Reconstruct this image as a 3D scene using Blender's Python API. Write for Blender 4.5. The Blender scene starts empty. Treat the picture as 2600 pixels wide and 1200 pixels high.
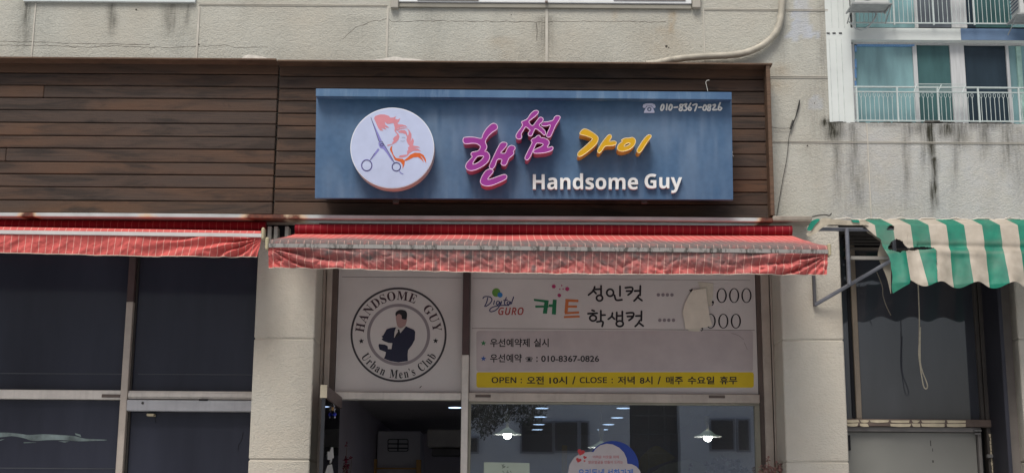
import bpy, math, random
import numpy as np
from mathutils import Vector, Matrix
from mathutils.geometry import tessellate_polygon

random.seed(7)
SC = bpy.context.scene
COL = SC.collection
R = math.radians

# ------------------------------------------------------------------ camera, sky, sun, exposure
F, CX, CY = 3500.0, 1300.0, 600.0            # focal length and centre, in photograph pixels
PITCH, ROLL = math.atan(740 / 3500.0), R(0.40)
CAM = Vector((0, -8.2, 1.6))
FWD = Vector((0, math.cos(PITCH), math.sin(PITCH)))
UP0 = Vector((0, -math.sin(PITCH), math.cos(PITCH)))
RIGHT = Vector((1, 0, 0)) * math.cos(ROLL) + UP0 * math.sin(ROLL)
UP = UP0 * math.cos(ROLL) - Vector((1, 0, 0)) * math.sin(ROLL)
cd = bpy.data.cameras.new("camera")
cam = bpy.data.objects.new("camera", cd)
COL.objects.link(cam)
m = Matrix((RIGHT, UP, -FWD)).transposed().to_4x4()
m.translation = CAM
cam.matrix_world = m
cd.sensor_width = 36.0
cd.lens = F / 2600.0 * 36.0
cd.clip_start, cd.clip_end = 0.05, 2000
SC.camera = cam

SUN_EL, SUN_AZ = R(60), R(200)                # azimuth: clockwise from +Y (the facade's inner side)
sun_to = Vector((math.sin(SUN_AZ) * math.cos(SUN_EL), math.cos(SUN_AZ) * math.cos(SUN_EL), math.sin(SUN_EL)))
W = bpy.data.worlds.new("World")
SC.world = W
W.use_nodes = True
wn, wl = W.node_tree.nodes, W.node_tree.links
sky = wn.new("ShaderNodeTexSky")
sky.sky_type = 'NISHITA'
sky.sun_disc = False
sky.sun_elevation, sky.sun_rotation = SUN_EL, SUN_AZ
sky.air_density, sky.dust_density, sky.ozone_density = 1.0, 5.0, 0.6
wl.new(sky.outputs[0], wn["Background"].inputs[0])
wn["Background"].inputs[1].default_value = 0.075
sl = bpy.data.lights.new("sun", 'SUN')
sl.energy, sl.angle, sl.color = 2.3, R(26), (1.0, 0.99, 0.97)
so = bpy.data.objects.new("sun", sl)
COL.objects.link(so)
so.rotation_euler = (-sun_to).to_track_quat('-Z', 'Y').to_euler()
SC.view_settings.view_transform = 'Standard'
SC.view_settings.look = 'None'
SC.view_settings.exposure = 0.42
SC.view_settings.gamma = 1.0

# ------------------------------------------------------------------ pixel <-> world
def ray(x, y):
    return FWD * F + RIGHT * (x - CX) + UP * (CY - y)

class Pl:
    """A plane of the place; at() finds where the sight line of a photo pixel meets it."""
    def __init__(s, p0, n):
        s.p0, s.n = Vector(p0), Vector(n).normalized()
        s.u = Vector((1, 0, 0))
        s.v = (s.u.cross(s.n) * -1).normalized()
        if s.v.z < 0: s.v = -s.v
    def at(s, x, y, off=0.0):
        d = ray(x, y)
        q = s.p0 + s.n * off
        return CAM + d * ((q - CAM).dot(s.n) / d.dot(s.n))

def lerp(a, b, t): return a + (b - a) * t
def pv(Y):
    return Pl((0, Y, 0), (0, -1, 0))
def pt(x, y, Y):
    return pv(Y).at(x, y)
def proj(p):
    d = Vector(p) - CAM
    k = F / d.dot(FWD)
    return CX + d.dot(RIGHT) * k, CY - d.dot(UP) * k

def lin(h):
    h = h.lstrip('#')
    o = []
    for i in (0, 2, 4):
        c = int(h[i:i + 2], 16) / 255
        o.append(c / 12.92 if c < 0.04045 else ((c + 0.055) / 1.055) ** 2.4)
    return tuple(o)

# ------------------------------------------------------------------ value noise for stains and folds
_rs = np.random.RandomState(5)
_tab = _rs.rand(512, 512)
def vnoise(x, y):
    x, y = np.asarray(x, float), np.asarray(y, float)
    xi, yi = np.floor(x).astype(int), np.floor(y).astype(int)
    fx, fy = x - xi, y - yi
    fx, fy = fx * fx * (3 - 2 * fx), fy * fy * (3 - 2 * fy)
    g = lambda a, b: _tab[a % 512, b % 512]
    return (g(xi, yi) * (1 - fx) + g(xi + 1, yi) * fx) * (1 - fy) + (g(xi, yi + 1) * (1 - fx) + g(xi + 1, yi + 1) * fx) * fy
def fbm(x, y, o=4):
    a, s, t = 0.5, 0.0, 0.0
    for i in range(o):
        s = s + a * vnoise(x * 2 ** i + 17 * i, y * 2 ** i + 31 * i); t += a; a *= 0.5
    return s / t

# ------------------------------------------------------------------ materials
def newmat(name):
    mt = bpy.data.materials.new(name)
    mt.use_nodes = True
    nt = mt.node_tree
    return mt, nt, nt.nodes, nt.links, nt.nodes["Principled BSDF"]
def mixc(nt, fac, a, b, mode='MIX'):
    n = nt.nodes.new("ShaderNodeMix"); n.data_type = 'RGBA'; n.blend_type = mode
    for sock, v in ((n.inputs[0], fac), (n.inputs[6], a), (n.inputs[7], b)):
        if isinstance(v, (int, float)): sock.default_value = v
        elif isinstance(v, (tuple, list)): sock.default_value = (*v[:3], 1)
        else: nt.links.new(v, sock)
    return n.outputs[2]
def mth(nt, op, a, b=None, clamp=False):
    n = nt.nodes.new("ShaderNodeMath"); n.operation = op; n.use_clamp = clamp
    for sock, v in ((n.inputs[0], a), (n.inputs[1], b)):
        if v is None: continue
        if isinstance(v, (int, float)): sock.default_value = v
        else: nt.links.new(v, sock)
    return n.outputs[0]
def noise(nt, scale, detail=4, stretch=None, rough=0.55):
    tc = nt.nodes.new("ShaderNodeTexCoord")
    n = nt.nodes.new("ShaderNodeTexNoise")
    n.inputs["Scale"].default_value = scale; n.inputs["Detail"].default_value = detail
    n.inputs["Roughness"].default_value = rough
    if stretch:
        mp = nt.nodes.new("ShaderNodeMapping"); mp.inputs["Scale"].default_value = stretch
        nt.links.new(tc.outputs["Object"], mp.inputs[0]); nt.links.new(mp.outputs[0], n.inputs[0])
    else:
        nt.links.new(tc.outputs["Object"], n.inputs[0])
    return n.outputs[0]
def ramp(nt, v, a, b):
    n = nt.nodes.new("ShaderNodeMapRange"); n.clamp = True
    n.inputs[1].default_value, n.inputs[2].default_value = a, b
    nt.links.new(v, n.inputs[0])
    return n.outputs[0]
def attr(nt, name):
    n = nt.nodes.new("ShaderNodeAttribute"); n.attribute_name = name
    return n.outputs["Fac"]
def bump(nt, p, h, strength, dist):
    n = nt.nodes.new("ShaderNodeBump"); n.inputs["Strength"].default_value = strength
    n.inputs["Distance"].default_value = dist
    nt.links.new(h, n.inputs["Height"]); nt.links.new(n.outputs[0], p.inputs["Normal"])
def setc(nt, p, c):
    if isinstance(c, (tuple, list)): p.inputs["Base Color"].default_value = (*c[:3], 1)
    else: nt.links.new(c, p.inputs["Base Color"])

_mats = {}
def mk(name, color, rough=0.6, var=0.18, scale=6.0, bmp=0.0, bscale=120.0, metal=0.0, spec=0.4, stretch=None, trans=0.0):
    if name in _mats: return _mats[name]
    mt, nt, N, L, p = newmat(name)
    c = lin(color) if isinstance(color, str) else color
    f = noise(nt, scale, 5, stretch)
    f = ramp(nt, f, 0.3, 0.7)
    setc(nt, p, mixc(nt, f, tuple(v * (1 - var) for v in c), tuple(min(1, v * (1 + var)) for v in c)))
    p.inputs["Roughness"].default_value = rough
    p.inputs["Metallic"].default_value = metal
    p.inputs["Specular IOR Level"].default_value = spec
    if bmp: bump(nt, p, noise(nt, bscale, 3), bmp, 0.004)
    _mats[name] = mt
    return mt
def emis(name, color, strength):
    mt, nt, N, L, p = newmat(name)
    setc(nt, p, (0.8, 0.8, 0.8))
    p.inputs["Emission Color"].default_value = (*color, 1)
    p.inputs["Emission Strength"].default_value = strength
    return mt
def glassmat(name, tint, ior, dirt=0.02, dark=None, rough=0.0):
    mt = bpy.data.materials.new(name); mt.use_nodes = True
    nt = mt.node_tree; N, L = nt.nodes, nt.links
    N.remove(N["Principled BSDF"])
    out = N["Material Output"]
    if dark is None:
        base = N.new("ShaderNodeBsdfTransparent"); base.inputs[0].default_value = (*tint, 1)
        df = N.new("ShaderNodeBsdfDiffuse"); df.inputs[0].default_value = (0.5, 0.5, 0.48, 1)
        mx = N.new("ShaderNodeMixShader")
        f = ramp(nt, noise(nt, 2.2, 6, (1, 1, 0.4)), 0.4, 0.75)
        L.new(mth(nt, 'MULTIPLY', mth(nt, 'ADD', mth(nt, 'MULTIPLY', f, .6), .5), dirt), mx.inputs[0])  # grey veil: patchy dirt plus haze painted in for pale reflections
        L.new(base.outputs[0], mx.inputs[1]); L.new(df.outputs[0], mx.inputs[2])
        base = mx
    else:
        base = N.new("ShaderNodeBsdfDiffuse"); base.inputs[0].default_value = (*dark, 1)
        f = ramp(nt, noise(nt, 1.5, 5, (2.2, 1, .45)), 0.3, 0.75)
        L.new(mixc(nt, f, tuple(v * .85 for v in dark), tuple(v * 1.45 for v in dark)), base.inputs[0])
    gl = N.new("ShaderNodeBsdfGlossy"); gl.inputs["Roughness"].default_value = rough
    fr = N.new("ShaderNodeFresnel"); fr.inputs[0].default_value = ior
    bp = N.new("ShaderNodeBump"); bp.inputs["Strength"].default_value = 0.12; bp.inputs["Distance"].default_value = 0.002
    L.new(noise(nt, 1.3, 2), bp.inputs["Height"]); L.new(bp.outputs[0], gl.inputs["Normal"])
    mx = N.new("ShaderNodeMixShader")
    L.new(fr.outputs[0], mx.inputs[0]); L.new(base.outputs[0], mx.inputs[1]); L.new(gl.outputs[0], mx.inputs[2])
    L.new(mx.outputs[0], out.inputs[0])
    return mt

def concrete_mat(name, base, dark=0.85, bs=0.42):
    mt, nt, N, L, p = newmat(name)
    c = lin(base)
    big = ramp(nt, noise(nt, 1.6, 5), 0.3, 0.7)
    mid = ramp(nt, noise(nt, 9, 6), 0.35, 0.68)
    col = mixc(nt, big, tuple(v * q for v, q in zip(c, (0.97, 0.93, 0.89))), tuple(v * q for v, q in zip(c, (1.03, 1.06, 1.08))))
    col = mixc(nt, mth(nt, 'MULTIPLY', mid, 0.35), col, tuple(v * dark for v in c))
    pa = attr(nt, "patch")
    col = mixc(nt, mth(nt, 'MULTIPLY', pa, mth(nt, 'ADD', mth(nt, 'MULTIPLY', mid, .6), .5), True), col, lin('b6bcc6'))
    wm = attr(nt, "rust")
    col = mixc(nt, mth(nt, 'MULTIPLY', wm, mid), col, lin('a5824a'))
    st = attr(nt, "stain")
    streak = ramp(nt, noise(nt, 7, 6, (9, 1, 0.9), 0.65), 0.3, 0.68)
    sf = mth(nt, 'MULTIPLY', st, mth(nt, 'ADD', mth(nt, 'MULTIPLY', streak, 1.25), 0.4), True)
    col = mixc(nt, sf, col, lin('35342b'))
    setc(nt, p, col)
    p.inputs["Roughness"].default_value = 0.92
    p.inputs["Specular IOR Level"].default_value = 0.2
    h = mth(nt, 'ADD', noise(nt, 95, 4, (0.8, 1, 1.15), 0.6), mth(nt, 'MULTIPLY', noise(nt, 36, 2), 0.8))
    bump(nt, p, h, bs, 0.016)
    return mt

def wood_mat():
    mt, nt, N, L, p = newmat("charred wood")
    idn = attr(nt, "plank")
    tc = N.new("ShaderNodeTexCoord")
    off = N.new("ShaderNodeCombineXYZ"); L.new(mth(nt, 'MULTIPLY', idn, 37.0), off.inputs[0])
    L.new(mth(nt, 'MULTIPLY', idn, 11.0), off.inputs[1])
    ad = N.new("ShaderNodeVectorMath"); L.new(tc.outputs["Object"], ad.inputs[0]); L.new(off.outputs[0], ad.inputs[1])
    def nz(scale, st, det=5, rg=0.55, dst=0.0):
        mp = N.new("ShaderNodeMapping"); mp.inputs["Scale"].default_value = st
        n = N.new("ShaderNodeTexNoise"); n.inputs["Scale"].default_value = scale
        n.inputs["Detail"].default_value = det; n.inputs["Roughness"].default_value = rg; n.inputs["Distortion"].default_value = dst
        L.new(ad.outputs[0], mp.inputs[0]); L.new(mp.outputs[0], n.inputs[0])
        return n.outputs[0]
    blot = ramp(nt, nz(1.0, (1.9, 1, 11), 4, 0.6, 0.8), 0.47, 0.62)
    warm = ramp(nt, nz(1.0, (0.8, 1, 3.5), 3), 0.4, 0.68)
    grain = ramp(nt, nz(1.0, (4, 4, 190), 5, 0.75), 0.36, 0.66)
    knot = ramp(nt, nz(1.0, (4, 1, 14), 2, 0.5, 1.0), 0.68, 0.78)
    col = mixc(nt, warm, lin('40352f'), lin('5a3f2c'))
    col = mixc(nt, mth(nt, 'MULTIPLY', mth(nt, 'FRACT', mth(nt, 'MULTIPLY', idn, 3.7)), 0.22), col, lin('2e2521'))
    col = mixc(nt, mth(nt, 'MULTIPLY', blot, 0.8), col, lin('1d1917'))
    col = mixc(nt, mth(nt, 'MULTIPLY', grain, 0.42), col, lin('584638'))
    col = mixc(nt, mth(nt, 'MULTIPLY', knot, 0.7), col, lin('191413'))
    setc(nt, p, col)
    p.inputs["Roughness"].default_value = 0.72
    p.inputs["Specular IOR Level"].default_value = 0.3
    bump(nt, p, grain, 0.3, 0.003)
    return mt

def fabric_mat(name, base, dirtc='54484a', line='d8b0a0', pitch=0.0425):
    mt, nt, N, L, p = newmat(name)
    c = lin(base)
    u = attr(nt, "across")
    fr = mth(nt, 'FRACT', mth(nt, 'DIVIDE', u, pitch))
    ln = mth(nt, 'LESS_THAN', fr, 0.075)
    mid = ramp(nt, noise(nt, 14, 5), 0.3, 0.7)
    col = mixc(nt, mid, tuple(v * 0.86 for v in c), tuple(v * 1.12 for v in c))
    d = attr(nt, "dirt")
    df = mth(nt, 'MULTIPLY', d, mth(nt, 'ADD', mth(nt, 'MULTIPLY', ramp(nt, noise(nt, 22, 6, None, 0.7), .32, .66), 0.5), 0.55), True)
    col = mixc(nt, df, col, lin(dirtc))
    col = mixc(nt, mth(nt, 'MULTIPLY', ln, mth(nt, 'SUBTRACT', .8, mth(nt, 'MULTIPLY', df, .35))), col, lin(line))
    setc(nt, p, col)
    p.inputs["Roughness"].default_value = 0.85
    p.inputs["Specular IOR Level"].default_value = 0.2
    bump(nt, p, noise(nt, 60, 4), 0.25, 0.004)
    return mt

def stripe_mat():
    mt, nt, N, L, p = newmat("green and cream awning cloth")
    u = attr(nt, "across")
    odd = mth(nt, 'FRACT', mth(nt, 'DIVIDE', u, 0.216))
    g = mth(nt, 'LESS_THAN', odd, 0.5)
    mid = ramp(nt, noise(nt, 12, 6), 0.3, 0.7)
    gr = mixc(nt, mid, lin('015e4c'), lin('03755c'))
    wh = mixc(nt, mid, lin('998f80'), lin('b0a697'))
    col = mixc(nt, g, wh, gr)
    d = attr(nt, "dirt")
    col = mixc(nt, mth(nt, 'MULTIPLY', d, 0.55), col, lin('7a7466'))
    setc(nt, p, col)
    p.inputs["Roughness"].default_value = 0.6
    p.inputs["Specular IOR Level"].default_value = 0.35
    bump(nt, p, noise(nt, 40, 4), 0.2, 0.004)
    return mt

def sign_mat():
    mt, nt, N, L, p = newmat("faded blue sign paint")
    a = ramp(nt, noise(nt, 2.6, 6, (1.3, 1, 1.0), 0.6), 0.36, 0.66)
    b = ramp(nt, noise(nt, 2.0, 5, (7, 1, 0.9), 0.65), 0.5, 0.74)
    col = mixc(nt, a, lin('35577a'), lin('4c6d8c'))
    col = mixc(nt, mth(nt, 'MULTIPLY', b, 0.45), col, lin('8497ab'))
    setc(nt, p, col)
    p.inputs["Roughness"].default_value = 0.55
    return mt

def alu_mat(name, base, rough=0.55):
    mt, nt, N, L, p = newmat(name)
    c = lin(base)
    f = ramp(nt, noise(nt, 5, 6, None, 0.65), 0.3, 0.72)
    g = ramp(nt, noise(nt, 3, 4, (12, 12, 0.6)), 0.5, 0.8)
    col = mixc(nt, f, tuple(v * 0.78 for v in c), tuple(v * 1.1 for v in c))
    col = mixc(nt, mth(nt, 'MULTIPLY', g, 0.4), col, tuple(v * 0.6 for v in c))
    setc(nt, p, col)
    p.inputs["Roughness"].default_value = rough
    p.inputs["Metallic"].default_value = 0.15
    return mt

def rusty_mat():
    mt, nt, N, L, p = newmat("white painted steel with rust")
    r = attr(nt, "rust")
    n = noise(nt, 14, 6, (1, 1, 1), 0.6)
    f = ramp(nt, mth(nt, 'ADD', mth(nt, 'MULTIPLY', n, 0.5), r), 0.62, 0.78)
    f2 = ramp(nt, mth(nt, 'ADD', mth(nt, 'MULTIPLY', n, 0.5), r), 0.45, 0.62)
    col = mixc(nt, ramp(nt, noise(nt, 6, 4), .3, .7), lin('a3acaa'), lin('bcc6c5'))
    col = mixc(nt, mth(nt, 'MULTIPLY', f2, 0.7), col, lin('c9a878'))
    col = mixc(nt, f, col, mixc(nt, ramp(nt, noise(nt, 30, 4), .3, .7), lin('3d241d'), lin('7a4630')))
    setc(nt, p, col)
    p.inputs["Roughness"].default_value = 0.75
    return mt

# ------------------------------------------------------------------ mesh builder
class MB:
    def __init__(s):
        s.v, s.f, s.at = [], [], {}
    def add(s, vs, fs, **at):
        o = len(s.v)
        s.v += [tuple(p) for p in vs]
        s.f += [tuple(i + o for i in f) for f in fs]
        for k in set(at) | set(s.at):
            l = s.at.setdefault(k, [0.0] * o)
            a = at.get(k, 0.0)
            l += ([a] * len(vs)) if isinstance(a, (int, float)) else list(a)
        return s
    def box(s, a, b, bev=0.0, **at):
        x0, x1 = sorted((a[0], b[0])); y0, y1 = sorted((a[1], b[1])); z0, z1 = sorted((a[2], b[2]))
        if bev and min(x1 - x0, y1 - y0, z1 - z0) > 2.2 * bev:
            vs, ix = [], {}
            for i, (x, sx) in enumerate(((x0, 1), (x1, -1))):
                for j, (y, sy) in enumerate(((y0, 1), (y1, -1))):
                    for k, (z, sz) in enumerate(((z0, 1), (z1, -1))):
                        ix[i, j, k] = len(vs)
                        vs += [(x, y + sy * bev, z + sz * bev), (x + sx * bev, y, z + sz * bev), (x + sx * bev, y + sy * bev, z)]
            fs = []
            def q(l): fs.append(tuple(l))
            for i in (0, 1):
                q([ix[i, j, k] for j, k in ((0, 0), (1, 0), (1, 1), (0, 1))][::(-1 if i == 0 else 1)])
                q([ix[j, i, k] + 1 for j, k in ((0, 0), (1, 0), (1, 1), (0, 1))][::(1 if i == 0 else -1)])
                q([ix[j, k, i] + 2 for j, k in ((0, 0), (1, 0), (1, 1), (0, 1))][::(-1 if i == 0 else 1)])
            for i in (0, 1):
                for j in (0, 1):
                    q([ix[i, j, 0] + 0, ix[i, j, 1] + 0, ix[i, j, 1] + 1, ix[i, j, 0] + 1])
                    q([ix[i, 0, j] + 0, ix[i, 1, j] + 0, ix[i, 1, j] + 2, ix[i, 0, j] + 2])
                    q([ix[0, i, j] + 1, ix[1, i, j] + 1, ix[1, i, j] + 2, ix[0, i, j] + 2])
                    for k in (0, 1):
                        q([ix[i, j, k], ix[i, j, k] + 1, ix[i, j, k] + 2])
            return s.add(vs, fs, **at)
        vs = [(x, y, z) for x in (x0, x1) for y in (y0, y1) for z in (z0, z1)]
        return s.add(vs, [(0, 1, 3, 2), (4, 6, 7, 5), (0, 4, 5, 1), (2, 3, 7, 6), (0, 2, 6, 4), (1, 5, 7, 3)], **at)
    def bx(s, x0, y0, x1, y1, yf, yb, bev=0.0, **at):
        """axis-aligned box whose front face covers a pixel rectangle on the plane Y=yf"""
        xm, ym = (x0 + x1) / 2, (y0 + y1) / 2
        return s.box((pt(x0, ym, yf).x, yf, pt(xm, y1, yf).z), (pt(x1, ym, yf).x, yb, pt(xm, y0, yf).z), bev, **at)
    def tube(s, pts, r, n=8, cap=True, flat=None, **at):
        pts = [Vector(p) for p in pts]
        rr = r if isinstance(r, (list, tuple)) else [r] * len(pts)
        vs, fs = [], []
        prev = None
        for i, p in enumerate(pts):
            t = (pts[min(i + 1, len(pts) - 1)] - pts[max(i - 1, 0)]).normalized()
            if prev is None:
                a = Vector((0, 1, 0)) if abs(t.y) < 0.8 else Vector((1, 0, 0))
            else:
                a = prev
            a = (a - t * a.dot(t)).normalized(); b = t.cross(a); prev = a
            for k in range(n):
                w = 2 * math.pi * k / n
                d = a * math.cos(w) + b * math.sin(w)
                if flat is not None: d = d - flat[0] * d.dot(flat[0]) * (1 - flat[1])
                vs.append(p + d * rr[i])
        for i in range(len(pts) - 1):
            for k in range(n):
                k2 = (k + 1) % n
                fs.append((i * n + k, i * n + k2, (i + 1) * n + k2, (i + 1) * n + k))
        if cap:
            fs.append(tuple(range(n))[::-1]); fs.append(tuple(range((len(pts) - 1) * n, len(pts) * n)))
        return s.add(vs, fs, **at)
    def prism(s, pl, outline, off, thick, holes=(), **at):
        """a flat shape traced in pixels on plane pl, its front 'off' metres proud, real thickness behind"""
        loops = [outline] + list(holes)
        fr = [[pl.at(x, y, off) for x, y in lp] for lp in loops]
        return s.prism3(pl, fr, thick, **at)
    def prism3(s, pl, fr, thick, **at):
        p2 = [[Vector((p.dot(pl.u), p.dot(pl.v), 0)) for p in lp] for lp in fr]
        tri = tessellate_polygon(p2)
        flat = [p for lp in fr for p in lp]
        n = len(flat)
        bk = [p - pl.n * thick for p in flat]
        fs = [tuple(t) for t in tri] + [tuple(i + n for i in t)[::-1] for t in tri]
        o = 0
        for lp in fr:
            k = len(lp)
            for i in range(k):
                j = (i + 1) % k
                fs.append((o + i, o + j, o + j + n, o + i + n))
            o += k
        return s.add(flat + bk, fs, **at)
    def disc(s, c, r, axis, depth, n=24, **at):
        c, ax = Vector(c), Vector(axis).normalized()
        return s.tube([c, c + ax * depth], r, n, **at)
    def lathe(s, c, prof, n=24, **at):
        c = Vector(c); vs, fs = [], []
        for r, z in prof:
            for k in range(n):
                w = 2 * math.pi * k / n
                vs.append(c + Vector((r * math.cos(w), r * math.sin(w), z)))
        for i in range(len(prof) - 1):
            for k in range(n):
                k2 = (k + 1) % n
                fs.append((i * n + k, i * n + k2, (i + 1) * n + k2, (i + 1) * n + k))
        return s.add(vs, fs, **at)
    def build(s, name, mat, parent=None, smooth=False, label=None):
        me = bpy.data.meshes.new(name)
        me.from_pydata(s.v, [], s.f)
        for k, l in s.at.items():
            a = me.attributes.new(k, 'FLOAT', 'POINT'); a.data.foreach_set('value', np.array(l, dtype=np.float32))
        import bmesh
        bm = bmesh.new(); bm.from_mesh(me); bmesh.ops.recalc_face_normals(bm, faces=bm.faces[:]); bm.to_mesh(me); bm.free()
        if smooth:
            me.polygons.foreach_set('use_smooth', [True] * len(me.polygons))
            try: me.set_sharp_from_angle(angle=R(40))
            except Exception: pass
        me.materials.append(mat)
        o = bpy.data.objects.new(name, me)
        COL.objects.link(o)
        if parent is not None: put(o, parent)
        if label: o["label"] = label
        return o

_base = {}
def put(o, parent):
    o.parent = parent
    b = _base.get(parent.name, Vector((0, 0, 0)))
    o.matrix_parent_inverse = Matrix.Translation(-b)
    _base[o.name] = Vector((0, 0, 0)) if parent.type != 'EMPTY' else Vector((0, 0, 0))
def thing(name, label, cat, loc, group=None):
    o = bpy.data.objects.new(name, None); o.empty_display_size = 0.1
    COL.objects.link(o); o.location = loc
    _base[o.name] = Vector(loc)
    o["label"], o["category"] = label, cat
    if group: o["group"] = group
    return o
def tag(o, label, cat, group=None, kind=None):
    if label: o["label"] = label
    if cat: o["category"] = cat
    if group: o["group"] = group
    if kind: o["kind"] = kind
    return o
def catmull(pts, n=4, closed=True):
    out, k = [], len(pts)
    rng = range(k) if closed else range(k - 1)
    for i in rng:
        if closed: p0, p1, p2, p3 = (pts[(i + d) % k] for d in (-1, 0, 1, 2))
        else: p0, p1, p2, p3 = (pts[min(max(i + d, 0), k - 1)] for d in (-1, 0, 1, 2))
        for j in range(n):
            t = j / n
            out.append(tuple(0.5 * (2 * b + (c - a) * t + (2 * a - 5 * b + 4 * c - d) * t * t + (3 * b - a - 3 * c + d) * t ** 3)
                             for a, b, c, d in zip(p0, p1, p2, p3)))
    if not closed: out.append(tuple(pts[-1]))
    return out
def zoomed(pts, ox, oy, s):
    return [(ox + x / s, oy + y / s) for x, y in pts]

# lettering: the font curve is turned into a mesh and laid into a pixel box on a plane
def glyphs(body, bold=0.0, res=3):
    c = bpy.data.curves.new('lettering', 'FONT'); c.body = body; c.resolution_u = res
    c.extrude = 0.5; c.offset = bold
    o = bpy.data.objects.new('lettering', c); COL.objects.link(o)
    dg = bpy.context.evaluated_depsgraph_get()
    me = bpy.data.meshes.new_from_object(o.evaluated_get(dg))
    vs = [tuple(v.co) for v in me.vertices]; fs = [tuple(p.vertices) for p in me.polygons]
    bpy.data.objects.remove(o); bpy.data.curves.remove(c); bpy.data.meshes.remove(me)
    return vs, fs
def text(mb, pl, body, x0, y0, x1, y1, off, thick, bold=0.0, slant=0.0, res=3):
    vs, fs = glyphs(body, bold, res)
    xs = [v[0] + slant * v[1] for v in vs]; ys = [v[1] for v in vs]
    ax, bx_, ay, by = min(xs), max(xs), min(ys), max(ys)
    out = []
    for X, v in zip(xs, vs):
        u, w = (X - ax) / (bx_ - ax), (v[1] - ay) / (by - ay)
        p = pl.at(x0 + (x1 - x0) * u, y1 + (y0 - y1) * w, off)
        out.append(p + pl.n * ((v[2] - 0.5) * thick))
    mb.add(out, fs)
def arc_text(mb, pl, body, cx, cy, r, h, a0, a1, off, thick, top=True, bold=0.0):
    """each letter stands on a circle round pixel (cx,cy); angles in degrees from east, counter-clockwise"""
    gl, tot = [], 0.0
    for ch in body:
        if ch == ' ':
            gl.append((None, 0.42)); tot += 0.42; continue
        vs, fs = glyphs(ch, bold, 2)
        xs = [v[0] for v in vs]; w = max(xs) - min(xs)
        gl.append(((vs, fs, min(xs)), w + 0.14)); tot += w + 0.14
    s = 0.0
    for g, adv in gl:
        if g:
            vs, fs, mn = g
            mid = (s + adv / 2) / tot
            a = R(a0 + (a1 - a0) * mid)
            k = abs(R(a1 - a0)) * r / tot
            out = []
            for v in vs:
                lx = (v[0] - mn - (adv - 0.14) / 2) * k
                ly = (v[1] - 0.35) / 0.7 * h
                er, et = (math.cos(a), -math.sin(a)), (math.sin(a), math.cos(a))
                if not top: er, et = (-er[0], -er[1]), (-et[0], -et[1])
                px = cx + math.cos(a) * r + et[0] * lx + er[0] * ly
                py = cy - math.sin(a) * r + et[1] * lx + er[1] * ly
                out.append(pl.at(px, py, off) + pl.n * ((v[2] - 0.5) * thick))
            mb.add(out, fs)
        s += adv
def strokes(mb, pl, lines, w, off, depth=0.25, smooth=True):
    """brush strokes: flattened tubes along pixel paths; w is the width in pixels"""
    for i, ln in enumerate(lines):
        if smooth and len(ln) > 2: ln = catmull(ln, 5, False)
        p3 = [pl.at(x, y, off) for x, y in ln]
        r = w / 2 * (p3[0] - CAM).dot(FWD) / F
        # rounded ends
        d0 = (p3[0] - p3[1]).normalized(); d1 = (p3[-1] - p3[-2]).normalized()
        q = [p3[0] + d0 * r * 0.8] + p3 + [p3[-1] + d1 * r * 0.8]
        mb.tube(q, [r * 0.45] + [r] * len(p3) + [r * 0.45], 8, True, (pl.n, depth))
def ring(cx, cy, rx, ry, n=40, a0=0.0):
    return [(cx + rx * math.cos(a0 + 2 * math.pi * k / n), cy + ry * math.sin(a0 + 2 * math.pi * k / n)) for k in range(n)]
def star(cx, cy, r, rot=0.0):
    return [(cx + (r if k % 2 == 0 else r * 0.42) * math.sin(math.pi * k / 5 + rot), cy - (r if k % 2 == 0 else r * 0.42) * math.cos(math.pi * k / 5 + rot)) for k in range(10)]
def rrect(x0, y0, x1, y1, r, n=5):
    o = []
    for cx, cy, a in ((x1 - r, y1 - r, 0), (x0 + r, y1 - r, 90), (x0 + r, y0 + r, 180), (x1 - r, y0 + r, 270)):
        for k in range(n + 1):
            w = R(a + 90 * k / n); o.append((cx + r * math.cos(w), cy + r * math.sin(w)))
    return o
def plain(name, color, rough=0.5):
    return mk(name, color, rough, 0.06, 9)

# ------------------------------------------------------------------ shared materials
M_conc = concrete_mat("weathered grey stucco", 'b3b1a6')
M_pil = concrete_mat("painted concrete pillar", 'bbb5a8', 0.85, 0.45)
M_caulk = mk("pale caulk", 'b9b4a8', 0.8, 0.1, 10)
M_wood = wood_mat()
M_trim = mk("brown timber trim", '5b4635', 0.7, 0.3, 8, 0.3, 90, stretch=(1, 1, 12))
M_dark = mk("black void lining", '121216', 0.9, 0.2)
M_alu = alu_mat("aged aluminium", 'b5a99c')
M_alu_d = alu_mat("brown aluminium", '5d5048')
M_alu_l = alu_mat("light aluminium", 'd2cabf')
M_white = mk("white paint", 'd7d8d6', 0.5, 0.05, 8)
M_rail = mk("white railing paint", 'b4bdb9', 0.5, 0.08, 20)
M_steel = mk("grey steel tube", '6a6c72', 0.45, 0.2, 12, metal=0.3)
M_black = plain("black print", '1b191c')
M_navy = plain("navy print", '1a1d33')
M_wire = mk("dark cable", '34322f', 0.6, 0.2, 20)
M_glass = glassmat("shop window glass", (0.86, 0.89, 0.88), 3.5, 0.085)  # veil raised to paint a pale haze over the pane
M_tint = glassmat("dark tinted glass", (0, 0, 0), 1.28, dark=lin('2f313a'), rough=0.12)
M_flash = rusty_mat()

# ------------------------------------------------------------------ ground and road (behind and below the view)
g = MB().box((-60, -11.0, -0.3), (60, 30, 0.0)); g.build("pavement", mk("pale paving concrete", 'b4b6b8', 0.9, 0.2, 3, 0.2, 60))["kind"] = "structure"  # out of view; made wide and pale to bounce light under the awnings
g = MB().box((-60, -17.0, -0.5), (60, -11.0, -0.13)); g.build("road", mk("asphalt", '3d3d3e', 0.95, 0.25, 8, 0.4, 90))["kind"] = "structure"
g = MB().box((-200, -200, -0.6), (200, -17.0, -0.2)); g.build("ground", mk("far ground", '97989a', 0.95, 0.2, 2))["kind"] = "structure"

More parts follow.
